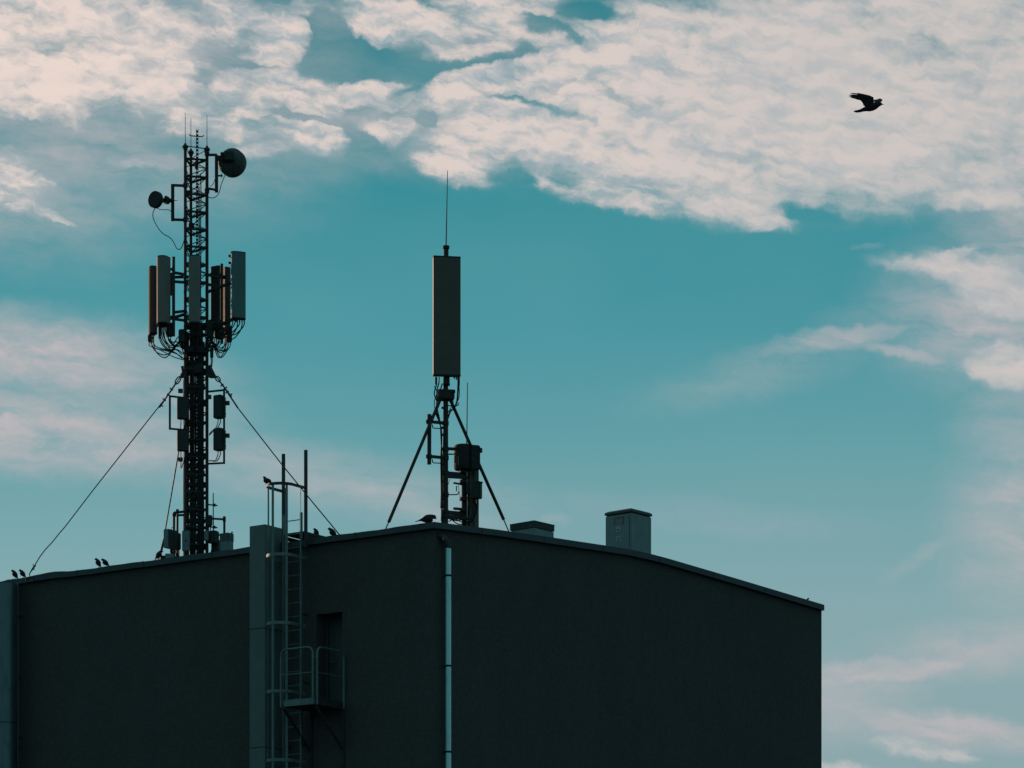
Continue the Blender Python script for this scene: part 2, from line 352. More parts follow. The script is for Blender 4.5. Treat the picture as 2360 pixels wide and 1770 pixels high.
wm2 = wt.nodes.new('ShaderNodeMix'); wm2.data_type = 'RGBA'; wm2.blend_type = 'MULTIPLY'; wm2.inputs[0].default_value = 1.0; wt.links.new(wm.outputs[2], wm2.inputs[6]); wt.links.new(wr2.outputs[0], wm2.inputs[7]); wt.links.new(wm2.outputs[2], wb.inputs['Base Color'])
M_fascia = mat('fascia_metal', (0.085, 0.10, 0.11), 0.6, 0.3, var=0.15, scale=1.5, spec=0.2)
M_roof = mat('roof_felt', (0.06, 0.06, 0.06), 0.95, var=0.2, scale=2, bump=0.3, bscale=20)
M_duct = mat('duct_paint', (0.165, 0.21, 0.21), 0.75, 0.0, var=0.10, scale=5, bump=0.25, bscale=60, spec=0.2, dirt=(0.15, 0.16, 0.16), dirt_amt=0.35)
M_galv = mat('galvanised_steel', (0.18, 0.245, 0.24), 0.55, 0.4, var=0.2, scale=4)
M_galvd = mat('weathered_steel', (0.06, 0.065, 0.068), 0.6, 0.35, var=0.3, scale=5)
M_mast = mat('dark_mast_steel', (0.056, 0.055, 0.056), 0.7, 0.1, var=0.3, scale=8, spec=0.15)
M_black = mat('black_plastic', (0.042, 0.041, 0.042), 0.65, 0.0, var=0.3, scale=10, spec=0.15)
M_cable = mat('cable_sheath', (0.026, 0.028, 0.030), 0.6, 0.0, var=0.3, scale=10, spec=0.2)
M_pipe = mat('zinc_downpipe', (0.60, 0.92, 0.95), 0.42, 0.7, var=0.12, scale=3, stretch=(1, 1, 0.25), dirt=(0.36, 0.55, 0.58), dirt_amt=0.5)
M_flue = mat('steel_flue', (0.15, 0.22, 0.23), 0.40, 0.7, var=0.15, scale=2.5, stretch=(1, 1, 0.3), dirt=(0.09, 0.13, 0.14), dirt_amt=0.5)
M_panel = mat('grey_radome', (0.24, 0.235, 0.215), 0.62, 0.0, var=0.10, scale=4, stretch=(3, 3, 0.4), spec=0.15, dirt=(0.15, 0.14, 0.125), dirt_amt=0.4)
M_paneld = mat('brown_radome', (0.105, 0.090, 0.078), 0.7, 0.0, var=0.12, scale=4, stretch=(3, 3, 0.4), spec=0.12)
M_panelback = mat('dark_radome', (0.15, 0.130, 0.115), 0.65, 0.0, var=0.10, scale=4, spec=0.15)
M_radteal = mat('teal_grey_radome', (0.14, 0.235, 0.235), 0.62, 0.0, var=0.10, scale=4, stretch=(3, 3, 0.4), spec=0.15, dirt=(0.09, 0.15, 0.15), dirt_amt=0.4)
M_sunedge = mat('sunlit_edge_tint', (0.62, 0.50, 0.42), 0.6, 0.0, var=0.1, scale=6)  # low orange sunlight put into the base colour of the panel edge
M_dish = mat('dish_grey', (0.10, 0.115, 0.115), 0.6, 0.1, var=0.4, scale=5, spec=0.2, dirt=(0.04, 0.045, 0.045), dirt_amt=0.8, stretch=(1.6, 1.6, .7))
M_radio = mat('radio_casing', (0.05, 0.062, 0.06), 0.65, 0.1, var=0.15, scale=6, spec=0.2)
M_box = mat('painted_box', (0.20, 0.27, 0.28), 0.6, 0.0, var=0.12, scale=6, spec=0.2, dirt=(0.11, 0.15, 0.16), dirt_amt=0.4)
M_vent = mat('vent_cladding', (0.24, 0.32, 0.33), 0.7, 0.1, var=0.15, scale=4, stretch=(1, 1, 0.4), bump=0.15, bscale=50, spec=0.2, dirt=(0.17, 0.23, 0.24), dirt_amt=0.4)
M_ventcap = mat('vent_cap', (0.10, 0.135, 0.14), 0.7, 0.2, var=0.2, scale=6, spec=0.2)
M_label = mat('pale_label', (0.42, 0.46, 0.46), 0.6, 0.0, var=0.08, scale=20)
M_door = mat('door_steel', (0.10, 0.105, 0.105), 0.6, 0.2, var=0.15, scale=3, spec=0.2)
M_bird = mat('dark_plumage', (0.036, 0.034, 0.038), 0.75, 0.0, var=0.35, scale=30, spec=0.15)
M_birdg = mat('grey_plumage', (0.05, 0.055, 0.06), 0.8, 0.0, var=0.3, scale=30, spec=0.1)
M_rust = mat('rusty_orange', (0.30, 0.12, 0.05), 0.8, 0.0, var=0.3, scale=20)
M_ground = mat('ground_asphalt', (0.05, 0.05, 0.048), 0.95, var=0.3, scale=0.05, spec=0.1)

# ================================================================ building frame of reference
C0 = Vector((xat(1000, 60.0), 60.0, 0))
LU = Vector((-0.8265, 0.5630, 0)); LN = Vector((-0.5630, -0.8265, 0))       # along / out of the left wall
RU = Vector((0.6690, 0.7432, 0)); RN = Vector((0.7432, -0.6690, 0))         # along / out of the right wall
def hit(px, org, u, n, d):
    k = (px - CX) / F; o = org + n * d
    return (k * o.y - o.x) / (u.x - k * u.y)
def LWt(px, d=0.0): return hit(px, C0, LU, LN, d)
def LW(px, py, d=0.0):
    t = LWt(px, d); p = C0 + LN * d + LU * t; return Vector((p.x, p.y, zat(py, p.y)))
def LT(t, d, z): p = C0 + LN * d + LU * t; return Vector((p.x, p.y, z))
def RWt(px, d=0.0): return hit(px, C0, RU, RN, d)
def RW(px, py, d=0.0):
    t = RWt(px, d); p = C0 + RN * d + RU * t; return Vector((p.x, p.y, zat(py, p.y)))
def RT(t, d, z): p = C0 + RN * d + RU * t; return Vector((p.x, p.y, z))

# ---------------------------------------------------------------- ground
g = MB(); g.add([(-3000, -3000, 0), (3000, -3000, 0), (3000, 3000, 0), (-3000, 3000, 0)], [(0, 1, 2, 3)])
tag(g.build('ground', M_ground), 'dark flat ground the building stands on', None, None, 'structure')

# ---------------------------------------------------------------- building
OH = 0.10     # roof overhang
bld = thing('building', C0, 'dark rendered flat-topped building block with a low arched roof, seen at its corner', 'building')
# roof profile along the right wall: fascia top sampled from the arch
prof_px = [(1000, 1202.5), (1150, 1221), (1282, 1240), (1395, 1257), (1450, 1265.5), (1504, 1277.5), (1540, 1287), (1620, 1310.5), (1700, 1334), (1780, 1358), (1860, 1382), (1900, 1394)]
prof = []
for px, py in prof_px:
    p = RW(px, py, OH); prof.append((RWt(px, OH), p.z))
prof[0] = (-OH, prof[0][1])
TR = RWt(1893.5, 0.0); TE = prof[-1][0]
def roofz(t):
    for (a, za), (b, zb) in zip(prof, prof[1:]):
        if t <= b or b == TE: return za + (zb - za) * (t - a) / (b - a)
HE = prof[0][1]
TL = 14.5
FT = 0.125    # fascia depth
door_t0, door_t1 = LWt(788.5), LWt(729)
DZ1 = LW(760, 1413, 0).z
DZ0 = LW(725, 1612, 1.03).z
# right wall
w = MB()
ts = [0.0] + [t for t, z in prof if 0 < t < TR - 0.05] + [TR]
w.prism([RT(t, 0, roofz(t) - 0.05) for t in ts] + [RT(TR, 0, -0.2), RT(0, 0, -0.2)], [RT(t, -0.3, roofz(t) - 0.05) for t in ts] + [RT(TR, -0.3, -0.2), RT(0, -0.3, -0.2)])
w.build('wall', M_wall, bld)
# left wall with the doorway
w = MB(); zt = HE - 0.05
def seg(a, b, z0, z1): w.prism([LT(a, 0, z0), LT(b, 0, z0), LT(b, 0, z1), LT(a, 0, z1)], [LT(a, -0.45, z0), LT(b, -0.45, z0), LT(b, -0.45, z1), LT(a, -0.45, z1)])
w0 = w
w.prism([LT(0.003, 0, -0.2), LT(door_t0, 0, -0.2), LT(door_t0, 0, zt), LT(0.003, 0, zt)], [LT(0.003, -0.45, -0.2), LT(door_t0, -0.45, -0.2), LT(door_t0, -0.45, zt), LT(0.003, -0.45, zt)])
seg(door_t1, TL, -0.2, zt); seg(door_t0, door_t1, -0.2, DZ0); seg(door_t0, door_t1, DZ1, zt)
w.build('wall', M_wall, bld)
# back and side walls (closing the block)
w = MB(); B0 = LT(TL, 0, 0); B1 = RT(TR, -0.3, 0); B2 = B0 + RU * TR
w.prism([B0, B0 + RU * TR, B0 + RU * TR + Vector((0, 0, roofz(TR) - 0.1)), B0 + Vector((0, 0, HE - 0.1))], [v + (-LU) * 0.3 for v in [B0, B0 + RU * TR, B0 + RU * TR + Vector((0, 0, roofz(TR) - 0.1)), B0 + Vector((0, 0, HE - 0.1))]])
w.prism([B1, B2, B2 + Vector((0, 0, roofz(TR) - 0.1)), B1 + Vector((0, 0, roofz(TR) - 0.1))], [v - RU * 0.3 for v in [B1, B2, B2 + Vector((0, 0, roofz(TR) - 0.1)), B1 + Vector((0, 0, roofz(TR) - 0.1))]])
w.build('wall', M_wall, bld)
# roof sheet extruded along the left wall
w = MB(); top = [(t, z) for t, z in prof]
def RZ(t, s, z): p = C0 + RU * t + LU * s; return Vector((p.x, p.y, z))
rp = [(t, z - 0.02) for t, z in top]
w.prism([RZ(t, 0.0, z) for t, z in rp] + [RZ(t, 0.0, z - 0.08) for t, z in rp[::-1]], [RZ(t, TL, z) for t, z in rp] + [RZ(t, TL, z - 0.08) for t, z in rp[::-1]])
w.build('roof', M_roof, bld)
# fascia along the arched side
w = MB()
pr = [(t, z) for t, z in prof]
lo = [RT(t, OH, z - FT - 0.012 * min(1, t / 4)) for t, z in pr]; hi = [RT(t, OH, z) for t, z in pr]
lo2 = [RT(t, -0.05, z - FT - 0.012 * min(1, t / 4)) for t, z in pr]; hi2 = [RT(t, -0.05, z + 0.01) for t, z in pr]
rings = [[lo[i], hi[i], hi2[i], lo2[i]] for i in range(len(pr))]
w.loft(rings)
w.build('fascia', M_fascia, bld)
# fascia along the eave, slightly uneven metal edging
w = MB(); rings = []
K = 70
for i in range(K + 1):
    t = -OH + 0.004 + (TL + 0.3) * i / K
    dz = 0.006 * math.sin(t * 3.1) + 0.004 * math.sin(t * 7.7 + 1)
    if 10.2 < t < 11.6: dz += 0.035 * math.sin((t - 10.2) / 1.4 * math.pi)
    if t > 12.3: dz -= 0.03
    rings.append([LT(t, OH, HE - FT + 0.4 * dz), LT(t, OH, HE + dz), LT(t, -0.06, HE + dz + 0.012), LT(t, -0.06, HE - FT)])
w.loft(rings); w.build('fascia', M_fascia, bld)
for i in range(1, 7):
    t = i * 2.0; a = LT(t, OH + 0.004, HE - FT / 2)
    MB().box(a, 0.035, 0.012, FT + 0.008, math.atan2(LU.y, LU.x)).build('fascia_lap', M_fascia, bld)
for i in range(1, 7):
    t = i * 2.0 - 0.6; a = RT(t, OH + 0.004, roofz(t) - FT / 2 - .008)
    MB().box(a, 0.035, 0.012, FT + 0.012, math.atan2(RU.y, RU.x)).build('fascia_lap', M_fascia, bld)
# door leaf deep in its opening
d_ = MB(); d_.prism([LT(door_t0, -0.40, DZ0), LT(door_t1, -0.40, DZ0), LT(door_t1, -0.40, DZ1), LT(door_t0, -0.40, DZ1)], [LT(door_t0, -0.449, DZ0), LT(door_t1, -0.449, DZ0), LT(door_t1, -0.449, DZ1), LT(door_t0, -0.449, DZ1)])
dr = d_.build('door', M_door, bld)
f_ = MB()
for a, b in ((door_t0, door_t0 + 0.05), (door_t1 - 0.05, door_t1)):
    f_.prism([LT(a, -0.34, DZ0), LT(b, -0.34, DZ0), LT(b, -0.34, DZ1), LT(a, -0.34, DZ1)], [LT(a, -0.398, DZ0), LT(b, -0.398, DZ0), LT(b, -0.398, DZ1), LT(a, -0.398, DZ1)])
f_.prism([LT(door_t0, -0.341, DZ1 - 0.06), LT(door_t1, -0.341, DZ1 - 0.06), LT(door_t1, -0.341, DZ1), LT(door_t0, -0.341, DZ1)], [LT(door_t0, -0.398, DZ1 - 0.06), LT(door_t1, -0.398, DZ1 - 0.06), LT(door_t1, -0.398, DZ1), LT(door_t0, -0.398, DZ1)])
f_.build('frame', M_door, dr)
h_ = MB(); h_.tube([LT(door_t1 - 0.12, -0.40, DZ0 + 1.0), LT(door_t1 - 0.12, -0.34, DZ0 + 1.0), LT(door_t1 - 0.26, -0.34, DZ0 + 1.0)], 0.012)
h_.build('handle', M_galv, dr)

# ---------------------------------------------------------------- downpipe at the corner
dp0 = RW(1033, 1262, 0.13); tdp = RWt(1033, 0.13)
dp = thing('downpipe', RT(tdp, 0.13, 0), 'pale zinc downpipe with a dark bent top running down the corner of the building', 'downpipe')
zs = [dp0.z] + [RW(1033, y, 0.13).z for y in (1327, 1535, 1733)] + [RW(1033, 1933, .13).z]
for i in range(len(zs)):
    z1 = zs[i]; z0 = zs[i + 1] + 0.012 if i + 1 < len(zs) else 0.0
    MB().cyl(RT(tdp, 0.13, z0), RT(tdp, 0.13, z1), 0.062, n=20).build('pipe', M_pipe, dp)
    if i + 1 < len(zs):
        j = MB(); j.cyl(RT(tdp, 0.13, zs[i + 1] - 0.02), RT(tdp, 0.13, zs[i + 1] + 0.022), 0.066, n=20); j.box(RT(tdp, 0.06, zs[i + 1]), 0.03, 0.13, 0.03, math.atan2(RU.y, RU.x))
        j.build('joint', M_black, dp)
zc = dp0.z
MB().tube([RT(tdp, 0.13, zc - 0.02), RT(tdp, 0.13, zc + 0.03), RT(tdp - 0.03, 0.11, zc + 0.13), RT(tdp - 0.10, 0.04, zc + 0.22), RT(tdp - 0.2, -0.06, zc + 0.26)], 0.066, n=16, smooth=5).build('elbow', M_galvd, dp)
MB().box(LW(1019, 1242, 0.02) + Vector((0.02, 0, 0)), 0.03, 0.03, 0.06).build('bracket', M_galv, dp)

# ---------------------------------------------------------------- round flue at far left
tf = LWt(14, 0.42); zf1 = LW(14, 1347, 0.42).z
fl = thing('flue_pipe', LT(tf, 0.42, 0), 'wide round steel flue pipe at the far left end of the wall', 'flue')
sm = LW(14, 1668, 0.42).z
RF = 0.26
for z0, z1 in ((0, sm - 3.02), (sm - 3.0, sm), (sm + 0.02, zf1)):
    MB().cyl(LT(tf, 0.42, z0), LT(tf, 0.42, z1), RF, n=40).build('pipe', M_flue, fl)
MB().cyl(LT(tf, 0.42, sm - 0.005), LT(tf, 0.42, sm + 0.025), RF - 0.012, n=40).build('seam', M_black, fl)
j = MB(); j.box(LT(tf, 0.12, sm - 0.5), 0.05, 0.3, 0.05, math.atan2(LU.y, LU.x)); j.build('bracket', M_galvd, fl)
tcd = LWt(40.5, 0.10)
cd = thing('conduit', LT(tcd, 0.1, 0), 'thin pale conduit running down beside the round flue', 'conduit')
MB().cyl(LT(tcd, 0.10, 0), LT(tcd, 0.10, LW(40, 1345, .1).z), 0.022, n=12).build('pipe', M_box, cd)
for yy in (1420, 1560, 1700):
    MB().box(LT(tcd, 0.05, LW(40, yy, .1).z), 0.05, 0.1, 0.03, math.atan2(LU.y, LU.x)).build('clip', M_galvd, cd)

# ---------------------------------------------------------------- square ventilation duct
ta, tb = LWt(611, 0.62), LWt(575, 0.62)
zt = LW(611, 1208, 0.62).z
vd = thing('ventilation_duct', LT((ta + tb) / 2, 0.3, 0), 'square grey painted duct climbing the wall beside the ladder cage', 'duct')
s1, s2 = LW(590, 1450, 0.62).z, LW(590, 1724, 0.62).z
for z0, z1 in ((0, s2 - 2.65), (s2 - 2.635, s2), (s2 + 0.015, s1), (s1 + 0.015, zt)):
    MB().prism([LT(ta, 0.001, z0), LT(tb, 0.001, z0), LT(tb, 0.62, z0), LT(ta, 0.62, z0)], [LT(ta, 0.001, z1), LT(tb, 0.001, z1), LT(tb, 0.62, z1), LT(ta, 0.62, z1)]).build('duct_section', M_duct, vd, bevel=0.006)
for z in (s1, s2): MB().prism([LT(ta + .008, 0.01, z - 0.01), LT(tb - .008, 0.01, z - 0.01), LT(tb - .008, 0.612, z - 0.01), LT(ta + .008, 0.612, z - 0.01)], [LT(ta + .008, 0.01, z + 0.025), LT(tb - .008, 0.01, z + 0.025), LT(tb - .008, 0.612, z + 0.025), LT(ta + .008, 0.612, z + 0.025)]).build('seam', M_black, vd)

# ---------------------------------------------------------------- caged ladder
tl0, tl1 = LWt(695, 0.22), LWt(655, 0.22)
tp0, tp1 = LWt(704, 0.24), LWt(652.5, 0.24)
lad = thing('caged_ladder', LT((tl0 + tl1) / 2, 0.22, 0), 'steel wall ladder with hooped safety cage and two tall handrail posts above the roof', 'ladder')
for t, ytop in ((tl0, 1181), (tl1, 1187)):
    z1 = zat(ytop, LT(t, 0.22, 0).y)
    MB().prism(*[[LT(t - 0.016, 0.20, z), LT(t + 0.016, 0.20, z), LT(t + 0.016, 0.26, z), LT(t - 0.016, 0.26, z)] for z in (0.5, z1)]).build('side_rail', M_galv, lad)
for t, ytop in ((tp0, 1037), (tp1, 1046)):
    z1 = zat(ytop, LT(t, 0.24, 0).y); z0 = zat(1262 if t == tp0 else 1275, LT(t, 0.24, 0).y)
    MB().prism(*[[LT(t - 0.028, 0.20, z), LT(t + 0.028, 0.20, z), LT(t + 0.028, 0.255, z), LT(t - 0.028, 0.255, z)] for z in (z0, z1)]).build('handrail_post', M_galvd, lad)
    j = MB(); j.bar(LT(t, 0.23, z0 + 0.05), LT(tl0 if t == tp0 else tl1, 0.23, z0 + 0.05), 0.02, 0.05); j.build('bracket', M_galvd, lad)
zr = LW(696, 1197, 0.22).z
i = 0
while zr > 0.6 and i < 40:
    MB().cyl(LT(tl0, 0.225, zr), LT(tl1, 0.225, zr), 0.011, n=8).build('rung', M_galv, lad); zr -= 0.297; i += 1
for y in (1262, 1420, 1575, 1720):
    z = LW(675, y, 0.1).z
    for t in (tl0, tl1): MB().bar(LT(t, 0.0, z), LT(t, 0.21, z), 0.02, 0.05).build('wall_bracket', M_galvd, lad)
thc = (tp0 + tp1) / 2; Rh = (tp1 - tp0) / 2 + 0.01; ds = 0.68
def hoop_path(n=22):
    p = [(thc - Rh, 0.24), (thc - Rh, 0.45)]
    for q in range(n + 1):
        a = math.pi * q / n; p.append((thc - Rh * math.cos(a), ds + Rh * math.sin(a)))
    return p + [(thc + Rh, 0.45), (thc + Rh, 0.24)]
HP = hoop_path()
def hoop(z, m):
    w = MB(); rings = []
    for i, (t, d) in enumerate(HP):
        a = HP[max(i - 1, 0)]; b = HP[min(i + 1, len(HP) - 1)]; e = Vector((b[0] - a[0], b[1] - a[1])).normalized(); nx, ny = -e.y, e.x
        rings.append([LT(t + nx * s_ * 0.005, d + ny * s_ * 0.005, z + v_ * 0.032) for s_, v_ in ((-1, -1), (1, -1), (1, 1), (-1, 1))])
    w.loft(rings); w.build('cage_hoop', m, lad)
hz = [LW(703, 1125, 0.24).z]
zh1 = LW(612, 1282, 0.9).z
hz += [zh1, LW(612, 1439, 0.9).z, LW(612, 1596, 0.9).z, LW(612, 1754, 0.9).z]
stp = hz[3] - hz[4]
while hz[-1] - stp > 2.2: hz.append(hz[-1] - stp)
for i, z in enumerate(hz): hoop(z, M_galvd if i == 0 else M_galv)
bars = [(thc - Rh, 0.40)] + [(thc - Rh * math.cos(R(a)), ds + Rh * math.sin(R(a))) for a in (30, 88, 165)]
for t, d in bars:
    c = Vector((t - thc, d - ds)); c.normalize(); c2 = Vector((-c.y, c.x))
    q = [(t + c.x * -0.018 + c2.x * s_ * 0.028, d + c.y * -0.018 + c2.y * s_ * 0.028) for s_ in (-1, 1)] + [(t + c.x * -0.006 + c2.x * s_ * 0.028, d + c.y * -0.006 + c2.y * s_ * 0.028) for s_ in (1, -1)]
    MB().prism([LT(a, b, hz[-1]) for a, b in q], [LT(a, b, hz[0] + 0.03) for a, b in q]).build('cage_bar', M_galv, lad)

# walkway from the ladder head back over the roof edge
wk = LW(660, 1229, 0.2); tw0, tw1 = LWt(657, 0.2), LWt(700, 0.2); zw = wk.z
ww = thing('roof_walkway', LT((tw0 + tw1) / 2, -0.6, HE), 'short dark step-over walkway from the ladder head onto the roof', 'walkway')
q = [(tw0, 0.18), (tw1, 0.18), (tw1, -1.45), (tw0, -1.45)]
MB().prism([LT(a, b, zw - 0.05) for a, b in q], [LT(a, b, zw) for a, b in q]).build('deck', M_galvd, ww)
for t in (tw0, tw1):
    MB().bar(LT(t, 0.16, zw - 0.11), LT(t, -1.45, zw - 0.11), 0.04, 0.08).build('side_beam', M_mast, ww)
for d in (-0.35, -1.3):
    for t in (tw0, tw1): MB().cyl(LT(t, d, HE - 0.1), LT(t, d, zw - 0.07), 0.025).build('leg', M_mast, ww)

# ---------------------------------------------------------------- landing in front of the door
lt1, lt0 = LWt(648, 1.03), LWt(725, 1.03)
lp = thing('landing_platform', LT((lt0 + lt1) / 2, 0.0, DZ0), 'small steel landing with rounded tube railings in front of the recessed door', 'platform')
q = [(lt0, 0.02), (lt1, 0.02), (lt1, 1.0), (lt0, 1.0)]
MB().prism([LT(a, b, DZ0 - 0.09) for a, b in q], [LT(a, b, DZ0 - 0.02) for a, b in q]).build('deck', M_galvd, lp)
k = MB()
k.prism([LT(lt0, 1.005, DZ0 - 0.09), LT(lt1 - .06, 1.005, DZ0 - 0.09), LT(lt1 - .06, 1.005, DZ0 + 0.04), LT(lt0, 1.005, DZ0 + 0.04)], [LT(lt0, 1.02, DZ0 - 0.09), LT(lt1 - .06, 1.02, DZ0 - 0.09), LT(lt1 - .06, 1.02, DZ0 + 0.04), LT(lt0, 1.02, DZ0 + 0.04)])
k.build('toe_board', M_galv, lp)
k = MB(); k.prism([LT(lt0 - 0.004, 0.06, DZ0 - 0.10), LT(lt0 - 0.004, 1.0, DZ0 - 0.10), LT(lt0 - 0.004, 1.0, DZ0 + 0.05), LT(lt0 - 0.004, 0.06, DZ0 + 0.05)], [LT(lt0 - 0.016, 0.06, DZ0 - 0.10), LT(lt0 - 0.016, 1.0, DZ0 - 0.10), LT(lt0 - 0.016, 1.0, DZ0 + 0.05), LT(lt0 - 0.016, 0.06, DZ0 + 0.05)])
k.build('toe_board', M_mast, lp)
zt_ = DZ0 + 1.12
def arch(f0, f1, P0):
    """rounded inverted-U rail between two parameter ends"""
    r = 0.14
    pts = [P0(f0, DZ0 - 0.1), P0(f0, zt_ - r)]
    s = 1 if f1 > f0 else -1
    for q in range(1, 6): a = R(90 * q / 5); pts.append(P0(f0 + s * r * (1 - math.cos(a)), zt_ - r + r * math.sin(a)))
    for q in range(0, 6): a = R(90 * q / 5); pts.append(P0(f1 - s * r * (1 - math.sin(a)), zt_ - r + r * math.cos(a)))
    pts.append(P0(f1, DZ0 - 0.1)); return pts
k = MB(); k.tube(arch(lt1, lt0 + 0.04, lambda f, z: LT(f, 1.04, z)), 0.021, 8); k.build('railing', M_galv, lp)
k = MB(); k.cyl(LT(lt1, 1.04, DZ0 + 0.58), LT(lt0 + 0.04, 1.04, DZ0 + 0.58), 0.011, n=8); k.build('knee_rail', M_galv, lp)
k = MB(); k.tube(arch(0.98, 0.06, lambda f, z: LT(lt0 - 0.03, f, z)), 0.023, 8); k.build('railing', M_galv, lp)
k = MB(); k.cyl(LT(lt0 - 0.03, 0.98, DZ0 + 0.58), LT(lt0 - 0.03, 0.06, DZ0 + 0.58), 0.011, n=8); k.build('knee_rail', M_galv, lp)
k = MB(); k.cyl(LT(lt0 + 0.04, 1.04, DZ0 + 0.9), LT(lt0 - 0.03, 0.98, DZ0 + 0.9), 0.008, n=6); k.build('link', M_galv, lp)
for t in (lt1 - 0.02, lt0 + 0.02):
    MB().bar(LT(t, 0.98, DZ0 - 0.12), LT(t, 0.04, DZ0 - 0.95), 0.045).build('support_strut', M_galvd, lp)
    MB().bar(LT(t, 0.028, DZ0 - 0.09), LT(t, 0.028, DZ0 - 2.4), 0.05).build('wall_post', M_mast, lp)

# ================================================================ lattice mast (left)
YM = 65.2
LEG = {'l': (427.0, 65.08), 'r': (477.0, 65.20), 'm': (440.0, 65.58)}
def LG(k, z): px, Y = LEG[k]; return Vector((xat(px, Y), Y, z))
RZB = roofz(1.2) - 0.03     # roof surface at the mast foot
mast = thing('lattice_mast', Vector((xat(450, YM), YM, RZB)), 'tall dark triangular lattice mast carrying antennas and dishes on the roof, left of the ladder', 'lattice mast')
ZT = zat(345, 65.2)
for k, yt, rr in (('l', 340, .036), ('r', 346, .037), ('m', 353, .033)):
    z1 = zat(yt, LEG[k][1])
    MB().cyl(LG(k, RZB), LG(k, z1), rr, n=12).build('leg', M_mast, mast)
    c = MB(); c.cyl(LG(k, z1 - 0.05), LG(k, z1), 0.05, n=12); c.cyl(LG(k, z1), LG(k, z1 + 0.05), 0.075, 0.055, n=12); c.cyl(LG(k, z1 + 0.05), LG(k, z1 + 0.1), 0.035, 0.02, n=10)
    c.build('leg_cap', M_mast, mast)
for k, yt in (('l', 260), ('m', 272), ('r', 265)):
    Y = LEG[k][1]; z0 = zat({'l': 336, 'r': 342, 'm': 349}[k], Y)
    MB().cyl(LG(k, z0), LG(k, zat(yt, Y)), 0.0085, 0.005, n=6).build('lightning_rod', M_mast, mast)
# horizontal frames and diagonals
stepz = 40.3 / F * YM
ztop = zat(369, YM)
lev = []
z = ztop
while z > RZB + 0.1: lev.append(z); z -= stepz
pairs = (('l', 'r'), ('r', 'm'), ('m', 'l'))
for i, z in enumerate(lev):
    w = MB()
    for a, b in pairs: w.bar(LG(a, z), LG(b, z), 0.030, 0.045)
    w.build('cross_frame', M_mast, mast)
for i, z in enumerate(lev[:-1]):
    w = MB(); zb = lev[i + 1]; zm = (z + zb) / 2
    for q, (a, b) in enumerate(pairs):
        if (i + q) % 2: a, b = b, a
        w.cyl(LG(a, z), LG(b, zm), 0.011, n=5); w.cyl(LG(b, zm), LG(a, zb), 0.011, n=5)
    w.build('lattice', M_mast, mast)
w = MB()
za = zat(341, 65.2); w.cyl(LG('l', za + 0.01), LG('r', za - 0.02), 0.012, n=6); w.cyl(LG('r', za - 0.04), LG('m', za - 0.12), 0.008, n=6); w.cyl(LG('l', za), LG('m', za - 0.1), 0.008, n=6)
w.build('top_brace', M_mast, mast)
# cable ladder strip inside the mast with its cross bar
Yc = 65.3; xs = xat(454.5, Yc)
w = MB(); zt1 = zat(298, Yc)
for s_ in (-0.02, 0.02): w.box((xs + s_, Yc, (RZB + zt1) / 2), 0.012, 0.03, zt1 - RZB)
z = RZB + 0.05
while z < zt1: w.box((xs, Yc, z), 0.05, 0.02, 0.045); z += 0.085
w.build('cable_ladder', M_mast, mast)
c = MB(); c.tube([P(436, 310, Yc - .05), P(439, 313, Yc - .05), P(466, 315, Yc - .05), P(470, 312, Yc - .05)], 0.012, 6); c.build('cross_bar', M_mast, mast)
# vertical feeder cables strapped inside the mast
random.seed(11)
feeders = [(433, .028, 770), (446, .022, 745), (450, .018, 690), (457, .030, 775), (461, .034, 780), (465, .030, 752), (468, .024, 790), (463, .012, 400), (459, .012, 430), (443, .02, 765), (424, .013, 875)]
for px, r_, yt in feeders:
    Y = 65.18 + random.uniform(-.05, .22); pts = []
    y = yt
    while y < 1300:
        pts.append(P(px + random.uniform(-.7, .7), y, Y + random.uniform(-.01, .01))); y += 55
    pts.append(P(px, 1318, Y)); MB().tube(pts, r_, 7, smooth=3).build('feeder_cable', M_cable, mast)
for y in (804, 836, 858, 888, 905, 925, 1015, 1048, 1075, 1090, 1118, 1147, 1173, 1201, 1240, 1262):
    k = MB(); zc = zat(y, 65.25); hh = random.uniform(.04, .10)
    k.box((xat(450, 65.3), 65.25, zc), random.uniform(.40, .50), 0.16, hh, 0.15); k.build('cable_clamp', M_mast, mast)
# inside equipment silhouettes on the upper mast (junction boxes)
for px, y, wx, hz_, Y in ((434, 445, .13, .10, 65.3), (441, 522, .13, .12, 65.3), (440, 620, .12, .14, 65.3), (452, 380, .06, .16, 65.35)):
    MB().box(P(px, y, Y), wx, .12, hz_, .2).build('junction_box', M_mast, mast, bevel=.01)
# guy collar with gusset plates
zc0, zc1 = zat(862, YM), zat(842, YM)
k = MB(); k.cyl(Vector((xat(451, 65.28), 65.28, zc0)), Vector((xat(451, 65.28), 65.28, zc1)), 0.30, 0.34, n=3); k.build('guy_collar', M_mast, mast)
def plate(pts, Y, th=.02):
    MB().prism([P(a, b, Y - th / 2) for a, b in pts], [P(a, b, Y + th / 2) for a, b in pts]).build('gusset_plate', M_mast, mast)
plate([(429, 842), (415, 864), (417, 872), (431, 871)], 65.0); plate([(475, 842), (486, 842), (498, 866), (496, 872), (484, 872), (475, 866)], 65.1)
# platform ring under the panels with hub plates
for y, hw in ((752, .27), (806, .25), (813, .27)):
    MB().box(Vector((xat(452, 65.3), 65.3, zat(y, 65.3))), hw * 2, .42, .07, .15).build('collar_ring', M_mast, mast)
k = MB(); k.bar(P(424, 800, 65.1), P(414, 778, 65.0), .05, .05); k.bar(P(480, 800, 65.1), P(492, 776, 65.0), .04, .04); k.build('knee_brace', M_mast, mast)
MB().box(P(427.5, 820, 64.98), .07, .05, .09).build('rusty_clamp', M_rust, mast, label='rusty orange clamp on the mast leg')

